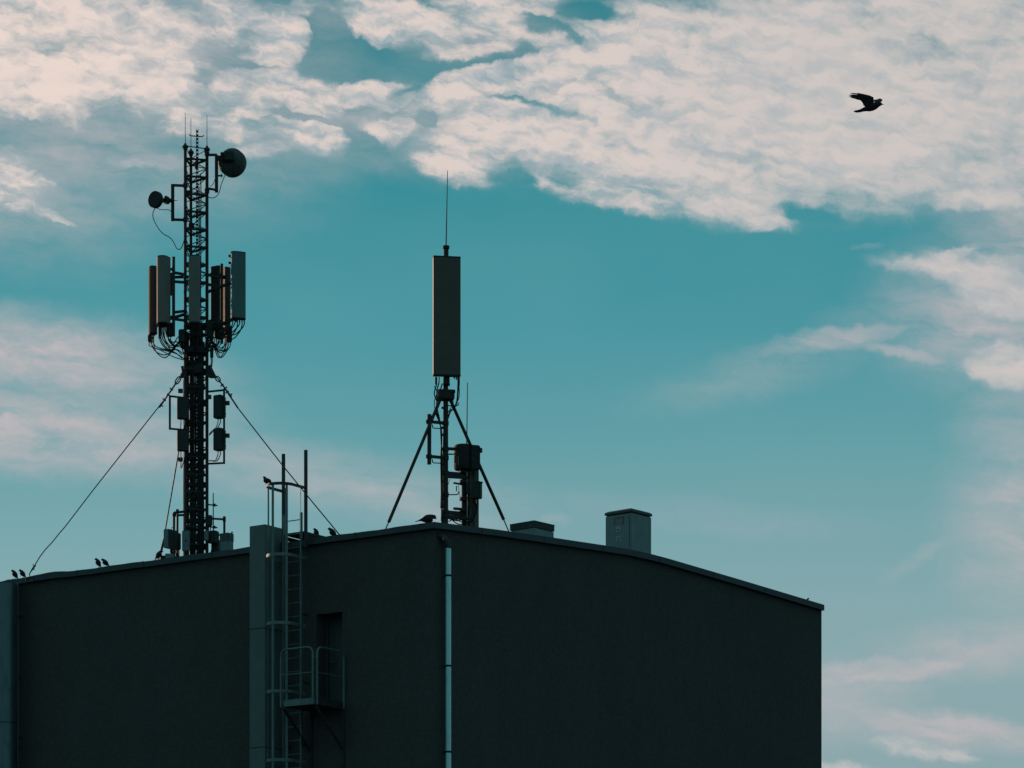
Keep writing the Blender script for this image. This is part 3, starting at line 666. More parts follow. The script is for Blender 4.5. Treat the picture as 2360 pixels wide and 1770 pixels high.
def mount(pxs, Yp, yt, yb, arms, name='antenna_pole', rr=.033, m=M_mast):
    MB().cyl(P(pxs, yb, Yp), P(pxs, yt, Yp), rr, n=10).build(name, m, mast)
    for (y, y2, leg) in arms:
        e = Vector(LG(leg, 0)); k = MB()
        k.bar(P(pxs, y, Yp), Vector((e.x, e.y, P(pxs, y2, Yp).z)), .05, .055); k.build('mount_arm', m, mast)

# ---------------------------------------------------------------- sector panel antennas
def sector(px, Y, w_, dpt, az, yt=None, zt=20.25, h=1.50, label='', m=M_panel, ncab=5, tail=None, seed=0, cblen=(.16, .34), pw=.55):
    """az = bearing the front faces, degrees from -Y (towards the camera), positive to the right"""
    rnd = random.Random(seed)
    f = Vector((math.sin(R(az)), -math.cos(R(az)), 0)); s = Vector((-f.y, f.x, 0))
    c = Vector((xat(px, Y), Y, 0))
    if yt: zt = zat(yt, Y)
    t = thing('panel_antenna', Vector((c.x, c.y, zt - h)), label, 'panel antenna', 'panel antennas around the lattice mast')
    def ring(z, k=1.0):
        pts = []
        for i in range(13):
            a = math.pi * (i / 12)
            xx = -math.cos(a); yy = math.sin(a) ** pw
            pts.append((xx * w_ / 2, yy * dpt * 0.42 + dpt * 0.06))
        pts += [(w_ / 2, -dpt * .38), (w_ / 2 * .8, -dpt * .5), (-w_ / 2 * .8, -dpt * .5), (-w_ / 2, -dpt * .38)]
        return [c + s * (a * k) + f * (b * k) + Vector((0, 0, z)) for a, b in pts]
    MB().loft([ring(zt - h + .02), ring(zt - .02)]).build('casing', m, t)
    MB().loft([ring(zt - .019, 1.02), ring(zt - .005, 1.02), ring(zt + .004, .94)]).build('end_cap', M_radio, t)
    MB().loft([ring(zt - h - .015, .97), ring(zt - h, 1.02), ring(zt - h + .019, 1.02)]).build('end_cap', M_black, t)
    for zz in (zt - .22, zt - h + .22):
        k = MB(); k.box(c - f * (dpt * .5 + .06) + Vector((0, 0, zz)), .09, .12, .07, math.atan2(s.y, s.x)); k.box(c - f * (dpt * .5 + .11) + Vector((0, 0, zz)), .15, .03, .05, math.atan2(s.y, s.x))
        k.build('bracket', M_black, t)
    for i in range(ncab):
        o = (i / (ncab - 1) - .5) * w_ * .8
        p0 = c + s * o + Vector((0, 0, zt - h - .01)); L_ = rnd.uniform(*cblen)
        e = tail if tail is not None else Vector((xat(452, 65.2), 65.2, zt - h - .6))
        e = e + Vector((rnd.uniform(-.05, .05), rnd.uniform(-.05, .05), rnd.uniform(-.1, .15)))
        dr = (e - p0); dr.z = 0
        pts = [p0, p0 - Vector((0, 0, L_ * .55)), p0 + dr * .12 - Vector((0, 0, L_)), p0 + dr * .42 - Vector((0, 0, L_ * 1.25 + .03)), p0 + dr * .75 + Vector((0, 0, (e.z - p0.z) * .75)), e]
        MB().tube(pts, .013, 6, smooth=5).build('jumper_cable', M_cable, t)
        MB().cyl(p0, p0 - Vector((0, 0, .07)), .016, n=8).build('connector', M_black, t)
    return t
sector(351.0, 65.62, .23, .17, -62, yt=615, h=1.54, label='brown slim panel antenna, leftmost of all, half hidden behind a paler one', m=M_paneld, ncab=4, tail=P(424, 826, 65.0), seed=1, cblen=(.28, .52), pw=.9)
sector(375.5, 64.85, .26, .30, -24, yt=592, h=1.52, label='pale panel antenna with a sunlit left edge, left of the mast', ncab=7, tail=P(424, 800, 65.0), seed=2, cblen=(.28, .45), pw=.95)
sector(448.0, 64.62, .25, .15, -4, yt=589, h=1.525, label='grey panel antenna mounted on the front face of the lattice mast', ncab=4, seed=3, tail=P(452, 812, 64.95), cblen=(.05, .12))
sector(549.5, 64.45, .33, .13, 18, yt=581, h=1.50, label='wide teal-grey panel antenna at the far right of the mast', ncab=6, tail=P(500, 772, 65.1), seed=4, cblen=(.15, .30), m=M_radteal)
sector(499.0, 65.62, .25, .16, 150, yt=615, h=1.50, label='dark panel antenna behind the right arm, next to the mast', m=M_radio, ncab=5, tail=P(478, 800, 65.2), seed=5)
sector(522.0, 65.75, .22, .16, 120, yt=618, h=1.50, label='dark narrow panel antenna half hidden behind the wide right-hand one', m=M_radio, ncab=5, tail=P(480, 806, 65.3), seed=6, cblen=(.28, .5))
mount(400, 65.05, 592, 775, [(628, 632, 'l'), (649, 650, 'l'), (720, 716, 'l'), (735, 738, 'l')], m=M_galvd, rr=.036)
mount(368, 65.45, 612, 780, [(640, 634, 'm'), (742, 734, 'l')])
mount(511, 65.3, 608, 792, [(640, 636, 'r'), (661, 658, 'r'), (742, 746, 'r')], rr=.033)
mount(546, 64.75, 600, 742, [(646, 661, 'r'), (733, 748, 'r')], rr=.028)
for pxk, y in ((533, 590), (533, 606)): MB().box(P(pxk - 3, y, 64.7), .06, .10, .03).build('clamp_bolt', M_black, mast)
# radio units clustered under and behind the panels
def radio(px, py, Y, wx, dy, hz_, az, label, m=M_radio, name='radio_unit', fins=True, cables=2, group='remote radio units on the lattice mast', cab_to=None, seed=0):
    c = P(px, py, Y); t = thing(name, c - Vector((0, 0, hz_ / 2)), label, 'radio unit', group)
    a = R(az); A = (Vector((math.cos(a), math.sin(a), 0)), Vector((-math.sin(a), math.cos(a), 0)), Vector((0, 0, 1)))
    MB().box(c, wx, dy, hz_, A).build('casing', m, t, bevel=.015)
    if fins:
        k = MB(); n = 9
        for i in range(n): k.box(c + A[1] * (dy / 2 + .0165) + A[0] * ((i / (n - 1) - .5) * wx * .85), .006, .036, hz_ * .88, A)
        k.build('cooling_fins', m, t)
    k = MB(); k.box(c + A[1] * (dy / 2 + .05) + Vector((0, 0, hz_ * .25)), wx * .5, .09, .04, A); k.box(c + A[1] * (dy / 2 + .05) - Vector((0, 0, hz_ * .25)), wx * .5, .09, .04, A); k.build('bracket', M_black, t)
    rnd = random.Random(seed)
    for i in range(cables):
        p0 = c + A[0] * ((i + .5) / cables - .5) * wx * .7 - Vector((0, 0, hz_ / 2)); e = cab_to if cab_to is not None else c + Vector((-.3, .1, -hz_ / 2 - .35))
        e = e + Vector((rnd.uniform(-.02, .02), 0, rnd.uniform(-.06, .06)))
        d = e - p0
        MB().tube([p0, p0 - Vector((0, 0, .09)), p0 + Vector((d.x * .3, d.y * .3, -.22)), p0 + Vector((d.x * .7, d.y * .7, min(-.2, d.z * .8))), e], .011, 6, smooth=5).build('cable', M_cable, t)
    return t
radio(393, 655, 65.25, .10, .12, .50, 10, 'slim dark unit on the pole right of the pale left panel antenna', cables=0, fins=False)
radio(391, 760, 65.1, .15, .16, .30, 20, 'small dark radio unit low beneath the pale left panel antenna', cab_to=P(425, 800, 65.1), seed=2)
radio(421, 775, 65.0, .16, .14, .30, -15, 'dark radio unit clamped left of the mast below the panels', cab_to=P(436, 815, 65.1), seed=3)
radio(452, 762, 64.85, .22, .12, .24, 0, 'dark radio unit on the mast front right under the middle panel', cab_to=P(452, 805, 65.1), seed=4)
radio(482, 762, 65.2, .16, .2, .34, 20, 'dark radio unit clamped right of the mast below the panels', cab_to=P(470, 810, 65.1), seed=5)
radio(506, 768, 65.25, .19, .16, .26, 30, 'dark radio unit hanging under the narrow right-hand panels', cab_to=P(484, 800, 65.1), seed=6)
radio(528, 770, 65.3, .13, .14, .36, 10, 'outermost dark radio unit below the right-hand panels', cab_to=P(500, 800, 65.2), seed=7)
radio(488, 812, 65.1, .075, .07, .26, 0, 'tiny black cylinder-like unit hanging right of the mast above the collar', cab_to=P(484, 846, 65.1), fins=False, seed=8)
radio(345, 780, 65.5, .08, .08, .16, 0, 'tiny black unit hanging under the brown left panel antenna', cables=1, cab_to=P(424, 828, 65.0), fins=False, seed=9)
radio(505, 938, 65.0, .21, .19, .52, -32, 'upper boxy radio unit in the frame right of the mast', cab_to=P(482, 1000, 65.2), seed=10)
radio(505, 1013, 65.0, .21, .19, .50, -32, 'lower boxy radio unit in the frame right of the mast', cab_to=P(482, 1062, 65.2), seed=11)
radio(421.5, 942, 64.9, .26, .14, .48, 12, 'upper boxy radio unit on the left side of the mast', cables=2, cab_to=P(414, 1030, 65.0), seed=12)
radio(421.5, 1016, 64.9, .26, .14, .47, 12, 'lower boxy radio unit on the left side of the mast', cables=2, cab_to=P(418, 1082, 65.0), seed=13)
# open rectangular frames
def frame(ptsx, Y0, Y1, leg, w_=.046):
    k = MB(); (pxo, yt, yb, ytl, ybl) = ptsx; e = LG(leg, 0)
    k.bar(P(pxo, yb + 2, Y0), P(pxo, yt - 2, Y0), w_, w_)
    for ya, yl in ((yt, ytl), (yb, ybl)): k.bar(P(pxo, ya, Y0), Vector((e.x, e.y, zat(yl, e.y))), w_ * .85, w_ * .85)
    k.build('equipment_frame', M_mast, mast)
frame((516.5, 899, 1067, 903, 1069), 64.95, 0, 'r', .044); frame((391.5, 913, 988, 917, 991), 65.0, 0, 'l', .044)
for px, py in ((416, 901), (482, 915), (416, 1059), (524, 929), (524, 1004)):
    MB().box(P(px, py, 65.0), .10, .08, .085).build('clamp_block', M_galvd, mast)

# ---------------------------------------------------------------- microwave dishes
def dish(px, py, Y, rad, depth, az, label, m, back=False):
    c = P(px, py, Y); t = thing('dish_antenna', c, label, 'dish antenna', 'microwave dishes on the lattice mast')
    f = Vector((math.sin(R(az)), -math.cos(R(az)), 0)).normalized()
    prof_ = [(depth * .5, 0.0), (depth * .5, rad * .96), (depth * .46, rad), (-depth * .1, rad), (-depth * .22, rad * .93), (-depth * .5, rad * .55), (-depth * .62, rad * .2), (-depth * .62, 0.0)]
    n = 40; s = Vector((-f.y, f.x, 0)); u = Vector((0, 0, 1)); rings = []
    for a, r_ in prof_:
        r_ = max(r_, .004); rings.append([c + f * a + (s * math.cos(2 * math.pi * i / n) + u * math.sin(2 * math.pi * i / n)) * r_ for i in range(n)])
    MB().loft(rings).build('drum', m, t)
    return t, c, f, s
t, c, f, s = dish(534, 374, 65.0, .315, .26, 165, 'large round dish antenna seen from behind, at the top right of the mast', M_dish)
bk = c - f * .17
k = MB(); k.box(bk - s * .0 - f * .05 + Vector((.02, 0, .07)), .20, .10, .20, math.atan2(s.y, s.x)); k.build('radio_box', M_radio, t, bevel=.01)
k = MB(); k.box(bk - f * .02 + Vector((-.10, 0, .04)), .24, .09, .09, math.atan2(s.y, s.x)); k.box(bk - f * .03 + Vector((0, 0, -.03)), .26, .06, .04, math.atan2(s.y, s.x)); k.box(bk - f * .03 + Vector((-.14, 0, .05)), .05, .12, .2, math.atan2(s.y, s.x)); k.build('bracket', M_black, t)
k = MB(); k.bar(P(499, 364, 65.0), P(518, 366, 65.0), .09, .10); k.build('bracket', M_black, t)
k = MB(); k.bar(P(499, 405, 65.0), P(513, 405, 65.0), .03, .03); k.cyl(P(511, 401, 65), P(511, 409, 65), .012); k.build('side_strut', M_black, t)
MB().tube([P(519, 402, 65.0), P(510, 425, 64.95), P(504, 446, 64.95), P(492, 456, 65.0), P(478, 454, 65.1)], .009, 6, smooth=6).build('cable', M_cable, t)
MB().tube([P(496, 412, 65.0), P(491, 424, 65.0), P(484, 430, 65.1)], .007, 6, smooth=5).build('cable', M_cable, t)
t, c, f, s = dish(360.5, 461, 64.7, .187, .16, -35, 'small round dish antenna on an arm left of the mast, facing the camera', M_mast)
k = MB()
for a, b, r_ in ((374, 380, .05), (380, 388, .085), (386, 392, .05), (391, 398, .04)): k.cyl(P(a, 462, 64.9), P(b, 462, 64.95), r_, n=12)
k.build('bracket', M_black, t)
MB().cyl(P(398, 462, 65.0), P(410, 462, 65.0), .012, .004, n=8).build('bolt', M_black, t)
MB().box(P(383, 456, 64.9), .06, .08, .07).build('clamp', M_black, t)
MB().tube([P(358, 479, 64.8), P(353, 489, 64.8), P(353, 502, 64.8), P(361, 520, 64.8), P(374, 537, 64.8), P(392, 548, 64.85), P(401, 560, 64.9), P(407, 572, 64.95), P(413, 575, 65.0), P(419, 569, 65.0), P(424, 555, 65.05)], .010, 6, smooth=6).build('cable', M_cable, t)
MB().tube([P(360, 478, 64.8), P(370, 483, 64.85), P(388, 483.5, 64.95), P(394, 487, 65.0)], .008, 6, smooth=6).build('cable', M_cable, t)
for pxo, Y0, yt, yb, leg, ya, yb2 in ((499, 65.0, 361, 443, 'r', (357, 357), (438, 434)), (398, 65.0, 425, 509, 'l', (427, 428), (506, 507))):
    k = MB(); e = LG(leg, 0)
    k.bar(P(pxo, yb, Y0), P(pxo, yt, Y0), .07, .07)
    k.build('dish_pole', M_mast, mast)
    for y0, y1 in (ya, yb2):
        MB().bar(P(pxo, y0, Y0), Vector((e.x, e.y, zat(y1, e.y))), .05, .05).build('mount_arm', M_mast, mast)
for px, y, leg in ((472, 350, 'r'), (472, 436, 'r'), (428, 427, 'l'), (428, 506, 'l')):
    MB().cyl(LG(leg, zat(y + 6, 65.1)), LG(leg, zat(y - 4, 65.1)), .055, n=8).build('leg_clamp', M_mast, mast)

# ---------------------------------------------------------------- guy wires
def clamp_line(k, p0, p1, n, r_=.02, l_=.055):
    d = (p1 - p0); s = d.cross(Vector((0, 1, 0))).normalized()
    for i in range(n):
        p = p0 + d * ((i + .5) / n); sg = 1 if i % 2 else -1
        k.cyl(p - s * .012 * sg, p + s * sg * l_, r_ * .8, n=6); k.cyl(p - s * .03 * sg, p + s * .01 * sg, r_, n=6)
def guy(pts, label, r_=.0115, eye=True, seed=0):
    t = thing('guy_wire', pts[-1], label, 'guy wire', 'guy wires bracing the lattice mast')
    MB().tube(pts, r_, 6).build('wire', M_cable, t)
    a, b = pts[0], pts[1]; d = (b - a).normalized()
    if eye:
        L0 = .30
        k = MB(); s = d.cross(Vector((0, 1, 0))).normalized()
        loop = [a + d * (.10 + .10 * math.cos(q)) + s * (.045 * math.sin(q)) for q in [2 * math.pi * i / 14 for i in range(15)]]
        k.tube(loop, .015, 6); k.build('shackle', M_mast, t)
        k = MB(); k.cyl(a + d * .2, a + d * .85, .018, n=6); clamp_line(k, a + d * .28, a + d * .85, 4); k.build('wire_clamps', M_mast, t)
    return t
base_l = P(70, 1322, 66.3)
gl = guy([P(416, 868, 65.0), P(386, 912, 65.1), P(300, 1021, 65.4), P(215, 1129, 65.7), P(150, 1214, 66.0), P(136, 1230, 66.0), P(121, 1249, 66.1), P(104, 1267, 66.15), P(92, 1283, 66.2), P(80, 1303, 66.25)], 'longest guy wire running down from the mast collar to the far left roof edge', .012)
k = MB(); k.tube([P(82, 1302, 66.25), P(76, 1310, 66.28), P(72, 1316, 66.3), P(68, 1322, 66.3)], [.018, .024, .016, .012], 8); k.cyl(P(76, 1300, 66.25), P(79, 1314, 66.25), .010, n=6); k.build('turnbuckle', M_mast, gl)
k = MB(); k.tube([P(61, 1336, 66.2), P(64, 1331.5, 66.2), P(73, 1331.5, 66.2), P(77, 1337, 66.2)], .022, 8); k.tube([P(68, 1322, 66.3), P(69, 1331, 66.2)], .012, 6); k.cyl(P(61, 1340, 66.2), P(61, 1333, 66.2), .02); k.cyl(P(76, 1340, 66.2), P(76, 1333, 66.2), .02); k.build('anchor_ring', M_mast, gl)
gr = guy([P(498, 868, 65.1), P(520, 897, 64.8), P(548, 940, 64.3), P(650, 1071, 63.2), P(720, 1157, 62.6), P(787, 1238, 61.95)], 'guy wire running down from the mast collar to the roof behind the ladder', .013)
k = MB(); a = P(521, 899, 64.75); b = P(548, 940, 64.3); k.cyl(a, b, .019, n=6); k.build('turnbuckle', M_mast, gr)
gb = guy([P(412, 1040, 65.6), P(374, 1262, 66.3), P(366, 1288, 66.35)], 'short steep guy wire ending at the roof edge left of the mast foot', .016, eye=False)
k = MB(); k.cyl(P(379, 1240, 66.25), P(371, 1272, 66.3), .028, n=8); k.build('turnbuckle', M_mast, gb)

# ---------------------------------------------------------------- small equipment at the mast foot
def gear(name, px, py, Y, wx, dy, hz_, az, label, cat, m, bev=.012):
    c = P(px, py, Y); t = thing(name, c - Vector((0, 0, hz_ / 2)), label, cat)
    a = R(az); A = (Vector((math.cos(a), math.sin(a), 0)), Vector((-math.sin(a), math.cos(a), 0)), Vector((0, 0, 1)))
    MB().box(c, wx, dy, hz_, A).build('casing', m, t, bevel=bev)
    return t, c, A
t, c, A = gear('equipment_cabinet', 393, 1243, 64.7, .32, .15, .42, 55, 'pale green cabinet with a dark side on the roof left of the mast foot', 'cabinet', M_box)
k = MB(); k.box(c - A[1] * .082, .30, .02, .38, A); k.build('side_panel', M_radio, t)
k = MB(); k.tube([c - A[0] * .08 + A[1] * -.1 + Vector((0, 0, .2)), c - A[0] * .08 - A[1] * .1 + Vector((0, 0, .25)), c + A[0] * .02 - A[1] * .1 + Vector((0, 0, .25)), c + A[0] * .02 - A[1] * .1 + Vector((0, 0, .2))], .008, 6); k.build('handle', M_galv, t)
for i in range(3): MB().tube([c + A[0] * (.03 * i) - Vector((0, 0, .2)), c + A[0] * (.03 * i + .02) - Vector((0, 0, .32)), c + Vector((.15 + .03 * i, .1, -.46))], .014, 6, smooth=4).build('cable', M_cable, t)
radio(409, 1248, 64.95, .15, .16, .36, 10, 'dark radio unit on the roof just left of the mast foot', cab_to=P(414, 1290, 65.0), seed=20, cables=3, group='radio units around the mast foot')
t, c, A = gear('junction_box', 428.5, 1247, 64.6, .165, .12, .45, 0, 'teal junction box with a round lock hanging on the mast foot', 'junction box', M_box)
MB().cyl(c + Vector((0, -.075, 0)), c + Vector((0, -.055, 0)), .016, n=12).build('lock', M_black, t)
k = MB(); k.box(c + Vector((0, 0, .24)), .10, .08, .03); k.build('lid', M_radio, t)
t, c, A = gear('junction_box', 476, 1235, 64.75, .10, .10, .22, 0, 'small pale box on the right leg of the mast near the roof', 'junction box', M_box)
radio(491, 1238, 64.8, .20, .14, .28, -40, 'dark tilted radio unit right of the mast foot', cab_to=P(478, 1275, 65.0), seed=21, group='radio units around the mast foot')
t, c, A = gear('equipment_cabinet', 522.5, 1251, 64.4, .24, .20, .40, -32, 'square two-tone cabinet on the roof right of the mast, dark above and pale below', 'cabinet', M_box)
k = MB(); k.box(c + Vector((0, 0, .11)), .25, .21, .19, A); k.build('hood', M_ventcap, t, bevel=.01)
k = MB(); k.cyl(P(531, 1232, 64.4), P(536, 1226, 64.4), .018); k.build('knob', M_black, t)
t, c, A = gear('equipment_cabinet', 498, 1262, 64.9, .18, .16, .30, -20, 'low dark cabinet between the mast foot and the two-tone cabinet', 'cabinet', M_radio)
t, c, A = gear('ballast_block', 391, 1284, 64.35, .20, .2, .13, 5, 'pale concrete ballast block at the roof edge left of the mast', 'ballast block', M_box)
t, c, A = gear('ballast_block', 376, 1288, 64.5, .14, .16, .13, 15, 'smaller dark ballast block beside the pale one at the roof edge', 'ballast block', M_radio)
# pipe loop left of the mast foot
pl = thing('cable_conduit', P(404, 1300, 65.0), 'pair of bent conduit pipes rising beside the mast foot', 'conduit')
MB().tube([P(401, 1300, 65.0), P(401, 1190, 65.0), P(403, 1183, 65.0), P(410, 1181, 65.0), P(424, 1179, 65.05)], .030, 10, smooth=4).build('pipe', M_galvd, pl)
MB().tube([P(409, 1300, 65.02), P(409, 1195, 65.02), P(411, 1188, 65.02), P(426, 1187, 65.07)], .026, 10, smooth=4).build('pipe', M_galvd, pl)
MB().box(P(409, 1178, 65.0), .06, .06, .08).build('clamp', M_black, pl)
MB().box(P(402, 1187, 64.97), .08, .06, .06).build('elbow_joint', M_black, pl)
# rod antenna and side pole on the right
ra = thing('rod_antenna', P(491.5, 1222, 64.9), 'short black rod antenna clamped right of the mast foot', 'rod antenna')
MB().cyl(P(491.5, 1222, 64.9), P(491.5, 1136, 64.9), .014, .011, n=8).build('rod', M_mast, ra)
for y in (1164, 1215):
    k = MB(); k.bar(P(480, y - 1, 65.1), P(500, y + 1, 64.85), .03, .03); k.cyl(P(494, y - 3, 64.9), P(494, y + 3, 64.9), .03); k.build('clamp', M_black, ra)
sp_ = thing('side_pole', P(517, 1240, 64.6), 'grey post with a horizontal arm to the mast, standing behind the two-tone cabinet', 'pole')
MB().cyl(P(517, 1275, 64.6), P(517, 1190, 64.6), .027, n=10).build('post', M_galvd, sp_)
MB().bar(P(517, 1197, 64.6), P(484, 1195, 65.1), .045).build('arm', M_galvd, sp_)
MB().cyl(P(517, 1202, 64.6), P(517, 1192, 64.6), .036, n=10).build('clamp', M_black, sp_)
radio(483, 1200, 65.0, .12, .12, .24, 10, 'dark radio unit on the right leg of the mast beside the side arm', cab_to=P(484, 1232, 65.1), fins=False, seed=30, group='radio units around the mast foot')

# ================================================================ single-pole mast (right)
Y2 = 62.5
rz2 = roofz(1.0) - 0.03
pm = thing('pole_mast', Vector((xat(1027, Y2), Y2, rz2)), 'single round pole mast on tripod legs near the building corner, crowned by one big panel', 'pole mast')
MB().cyl(Vector((xat(1027, Y2), Y2, rz2)), P(1027, 870, Y2), .057, n=18).build('pole', M_mast, pm)
k = MB(); k.cyl(P(1028, 600, Y2), P(1028, 572, Y2), .055, n=16); k.cyl(P(1028, 573, Y2), P(1028, 567, Y2), .075, n=16); k.build('spigot', M_mast, pm)
MB().cyl(P(1028, 568, Y2), P(1031.5, 393, Y2), .014, .007, n=8).build('lightning_rod', M_mast, pm)
zc_ = zat(911, Y2)
k = MB(); k.box(P(1027, 911, Y2), .36, .30, .20, .15); k.build('collar', M_mast, pm, bevel=.01)
k = MB(); k.box(P(1043, 902, Y2 - .1), .12, .1, .05); k.box(P(1012, 920, Y2 - .1), .10, .1, .06); k.build('collar_lug', M_mast, pm)
legs = [((1014, 922, 62.4), (896, 1203, 61.7), (883, 1232, 61.62)), ((1037, 920, 62.5), (1161, 1198, 63.2), (1176, 1233, 63.27)), ((1028, 922, 62.6), (1018, 1170, 64.9), (1017, 1200, 65.1))]
for a, b, c_ in legs:
    lg = MB().cyl(P(*b), P(*a), .036, n=12).build('tripod_leg', M_mast, pm)
    MB().cyl(P(*c_), P(*b), .014, n=8).build('leg_screw', M_mast, lg)
for y in (975, 1035, 1055, 1090, 1140, 1180, 1187):
    k = MB(); k.cyl(P(1027, y + 5, Y2), P(1027, y - 5, Y2), .070, n=14); k.box(P(1020, y, Y2 - .07), .05, .06, .06); k.build('pole_clamp', M_mast, pm)
for y in (940, 985, 1002, 1070, 1110, 1150, 1165):
    MB().box(P(1019.5, y, Y2 - .03), .035, .05, .04).build('cable_clip', M_black, pm)
# feeder cables down the pole
random.seed(5)
for i, (x0, yy, xo) in enumerate(((1006, 886, 1002), (1012, 880, 1008), (1019, 884, 1014), (1056, 882, 1050))):
    if i < 3: pts = [P(x0, yy, Y2 - .05), P(xo - 1, yy + 22, Y2 - .05), P(1008 - i, 930, Y2 - .08), P(1003 + 3 * i, 948, Y2 - .05), P(1012 + i, 972, Y2 - .05), P(1018 - i, 1000, Y2), P(1016 + i, 1060, Y2), P(1017, 1130, Y2), P(1018 + i, 1200, Y2), P(1018, 1214, Y2)]
    else: pts = [P(x0, yy, Y2 - .03), P(1055, 905, Y2), P(1053, 925, Y2), P(1047, 940, Y2), P(1038, 948, Y2), P(1032, 965, Y2)]
    MB().tube(pts, .014 if i < 3 else .019, 7, smooth=6).build('feeder_cable', M_cable, pm)
MB().tube([P(1001, 890, Y2), P(1007, 905, Y2), P(1001, 925, Y2), P(1003, 945, Y2), P(1013, 968, Y2)], .010, 6, smooth=6).build('feeder_cable', M_cable, pm)
MB().tube([P(1058, 888, Y2), P(1058, 915, Y2), P(1050, 932, Y2)], .010, 6, smooth=6).build('feeder_cable', M_cable, pm)
MB().tube([P(1045, 925, Y2), P(1041, 937, Y2), P(1030, 955, Y2)], .010, 6, smooth=6).build('feeder_cable', M_cable, pm)
# big rectangular panel
bp_ = thing('panel_antenna', P(1029, 868, Y2 - .14), 'tall flat rectangular panel antenna on top of the single pole mast', 'panel antenna')
az = R(9); s = Vector((math.cos(az), math.sin(az), 0)); fr = Vector((s.y, -s.x, 0)); c = P(1029.5, 729.5, Y2 - .16)
A = (s, -fr, Vector((0, 0, 1))); hh = 275 / F * (Y2 - .16)
MB().box(c, .585, .14, hh - .02, A).build('casing', M_panelback, bp_, bevel=.018)
MB().box(c + Vector((0, 0, hh / 2 - .012)), .60, .155, .024, A).build('end_cap', M_radio, bp_, bevel=.004)
MB().box(c - Vector((0, 0, hh / 2 - .012)), .60, .155, .024, A).build('end_cap', M_radio, bp_, bevel=.004)
for sg in (-1, 1): MB().box(c + s * sg * .293, .012, .12, hh - .06, A).build('sunlit_edge', M_sunedge, bp_)  # edge strips coloured as if sunlit, on both sides
for px_, w_, h_, m_ in ((1005, .05, .16, M_black), (1057, .055, .18, M_black), (1012, .025, .10, M_rust if False else M_radio), (1047, .03, .04, M_black), (1052, .03, .06, M_black)):
    MB().cyl(P(px_, 869, Y2 - .15), P(px_, 869 + h_ * 105, Y2 - .15), w_ / 2, n=10).build('connector', m_, bp_)
k = MB(); k.box(P(1030, 876, Y2 - .05), .12, .14, .16); k.build('bracket', M_radio, bp_)
k = MB(); k.box(P(1029, 886, Y2 - .05), .15, .16, .03); k.build('bracket', M_black, bp_)
# stand-off tube on the left
so = thing('side_tube', P(989, 1070, 62.3), 'short thick tube held off the left side of the single pole by two arms', 'antenna tube')
MB().cyl(P(989, 1070, 62.3), P(989.5, 955, 62.3), .046, n=16).build('tube', M_mast, so)
for y in (972, 1052):
    MB().bar(P(992, y, 62.3), P(1024, y + 3, Y2), .055, .06).build('arm', M_mast, so)
    k = MB(); k.cyl(P(989, y + 5, 62.3), P(989, y - 5, 62.3), .058, n=12); k.box(P(985, y, 62.25), .06, .05, .06); k.build('clamp', M_mast, so)
    MB().tube([P(996, y + 6, 62.3), P(998, y + 14, 62.3), P(1004, y + 15, 62.35), P(1022, y + 16, 62.45)], .012, 6, smooth=3).build('rod', M_mast, so)
for y, x1 in ((933, 1056), (1138, 1056), (1045, 1050)):
    MB().tube([P(1030, y + 2, Y2 - .05), P(x1 - 6, y + 2, Y2 - .05), P(x1, y, Y2 - .05), P(x1, y - 5, Y2 - .05)], .013, 6, smooth=3).build('hook_rod', M_mast, pm)
# cylinder antenna cluster at the right
YR = 62.9
dk = thing('drum_antenna', P(1075, 1083, YR), 'wide dark drum-shaped antenna housing right of the single pole', 'antenna housing')
c = P(1068, 1056, YR)
zz0, zz1 = zat(1083, YR), zat(1027, YR)
def ell(cx_, cy_, rx, ry, z, n=28): return [Vector((cx_ + rx * math.cos(2 * math.pi * i / n), cy_ + ry * math.sin(2 * math.pi * i / n), z)) for i in range(n)]
cx_, cy_ = xat(1068, YR), YR
MB().loft([ell(cx_, cy_, .19, .19, zz0), ell(cx_, cy_, .21, .21, zz0 + .03), ell(cx_, cy_, .21, .21, zz1 - .02), ell(cx_, cy_, .17, .17, zz1 + .01), ell(cx_, cy_, .02, .02, zz1 + .02)]).build('drum', M_mast, dk)
MB().box(P(1094, 1055, YR - .1), .22, .14, .54, .35).build('radio_box', M_black, dk, bevel=.02)
k = MB(); k.box(P(1107, 1038, YR - .1), .07, .06, .10, .5); k.build('lug', M_black, dk)
MB().box(P(1056, 1062, YR - .2), .018, .02, .20).build('trim', M_box, dk)
MB().box(P(1049, 1058, YR - .1), .03, .03, .16).build('trim', M_paneld, dk)
for y in (1034, 1046): MB().bar(P(1030, y, Y2), P(1052, y + 1, YR - .1), .06 if y == 1034 else .02).build('arm', M_mast, dk)
wh = thing('whip_antenna', P(1076, 1026, YR), 'thin whip antenna rising above the drum housing', 'whip antenna')
MB().cyl(P(1075.5, 1030, YR), P(1077.5, 882, YR), .013, .009, n=6).build('whip', M_mast, wh)
MB().cyl(P(1075.5, 1030, YR), P(1075.7, 1016, YR), .014, n=8).build('base', M_mast, wh)
cl = thing('support_column', P(1092, 1230, 63.1), 'pale square column standing under the drum housing', 'column')
MB().prism(*[[P(1081, 1150, 63.1).xy.to_3d() + Vector((0, 0, z)), P(1103.5, 1150, 63.1).xy.to_3d() + Vector((0, 0, z)), P(1103.5, 1150, 63.3).xy.to_3d() + Vector((0, 0, z)), P(1081, 1150, 63.3).xy.to_3d() + Vector((0, 0, z))] for z in (rz2, zat(1050, 63.1))]).build('shaft', M_panel, cl, bevel=.02)
MB().bar(P(1092, 1220, 63.09), P(1092, 1085, 63.09), .01, .04).build('seam', M_radio, cl)
for a, b in ((1083, 1075), (1100, 1103)): pass
pp = thing('antenna_pole', P(1070, 1230, 63.0), 'dark vertical pole between the single mast and the pale column', 'pole')
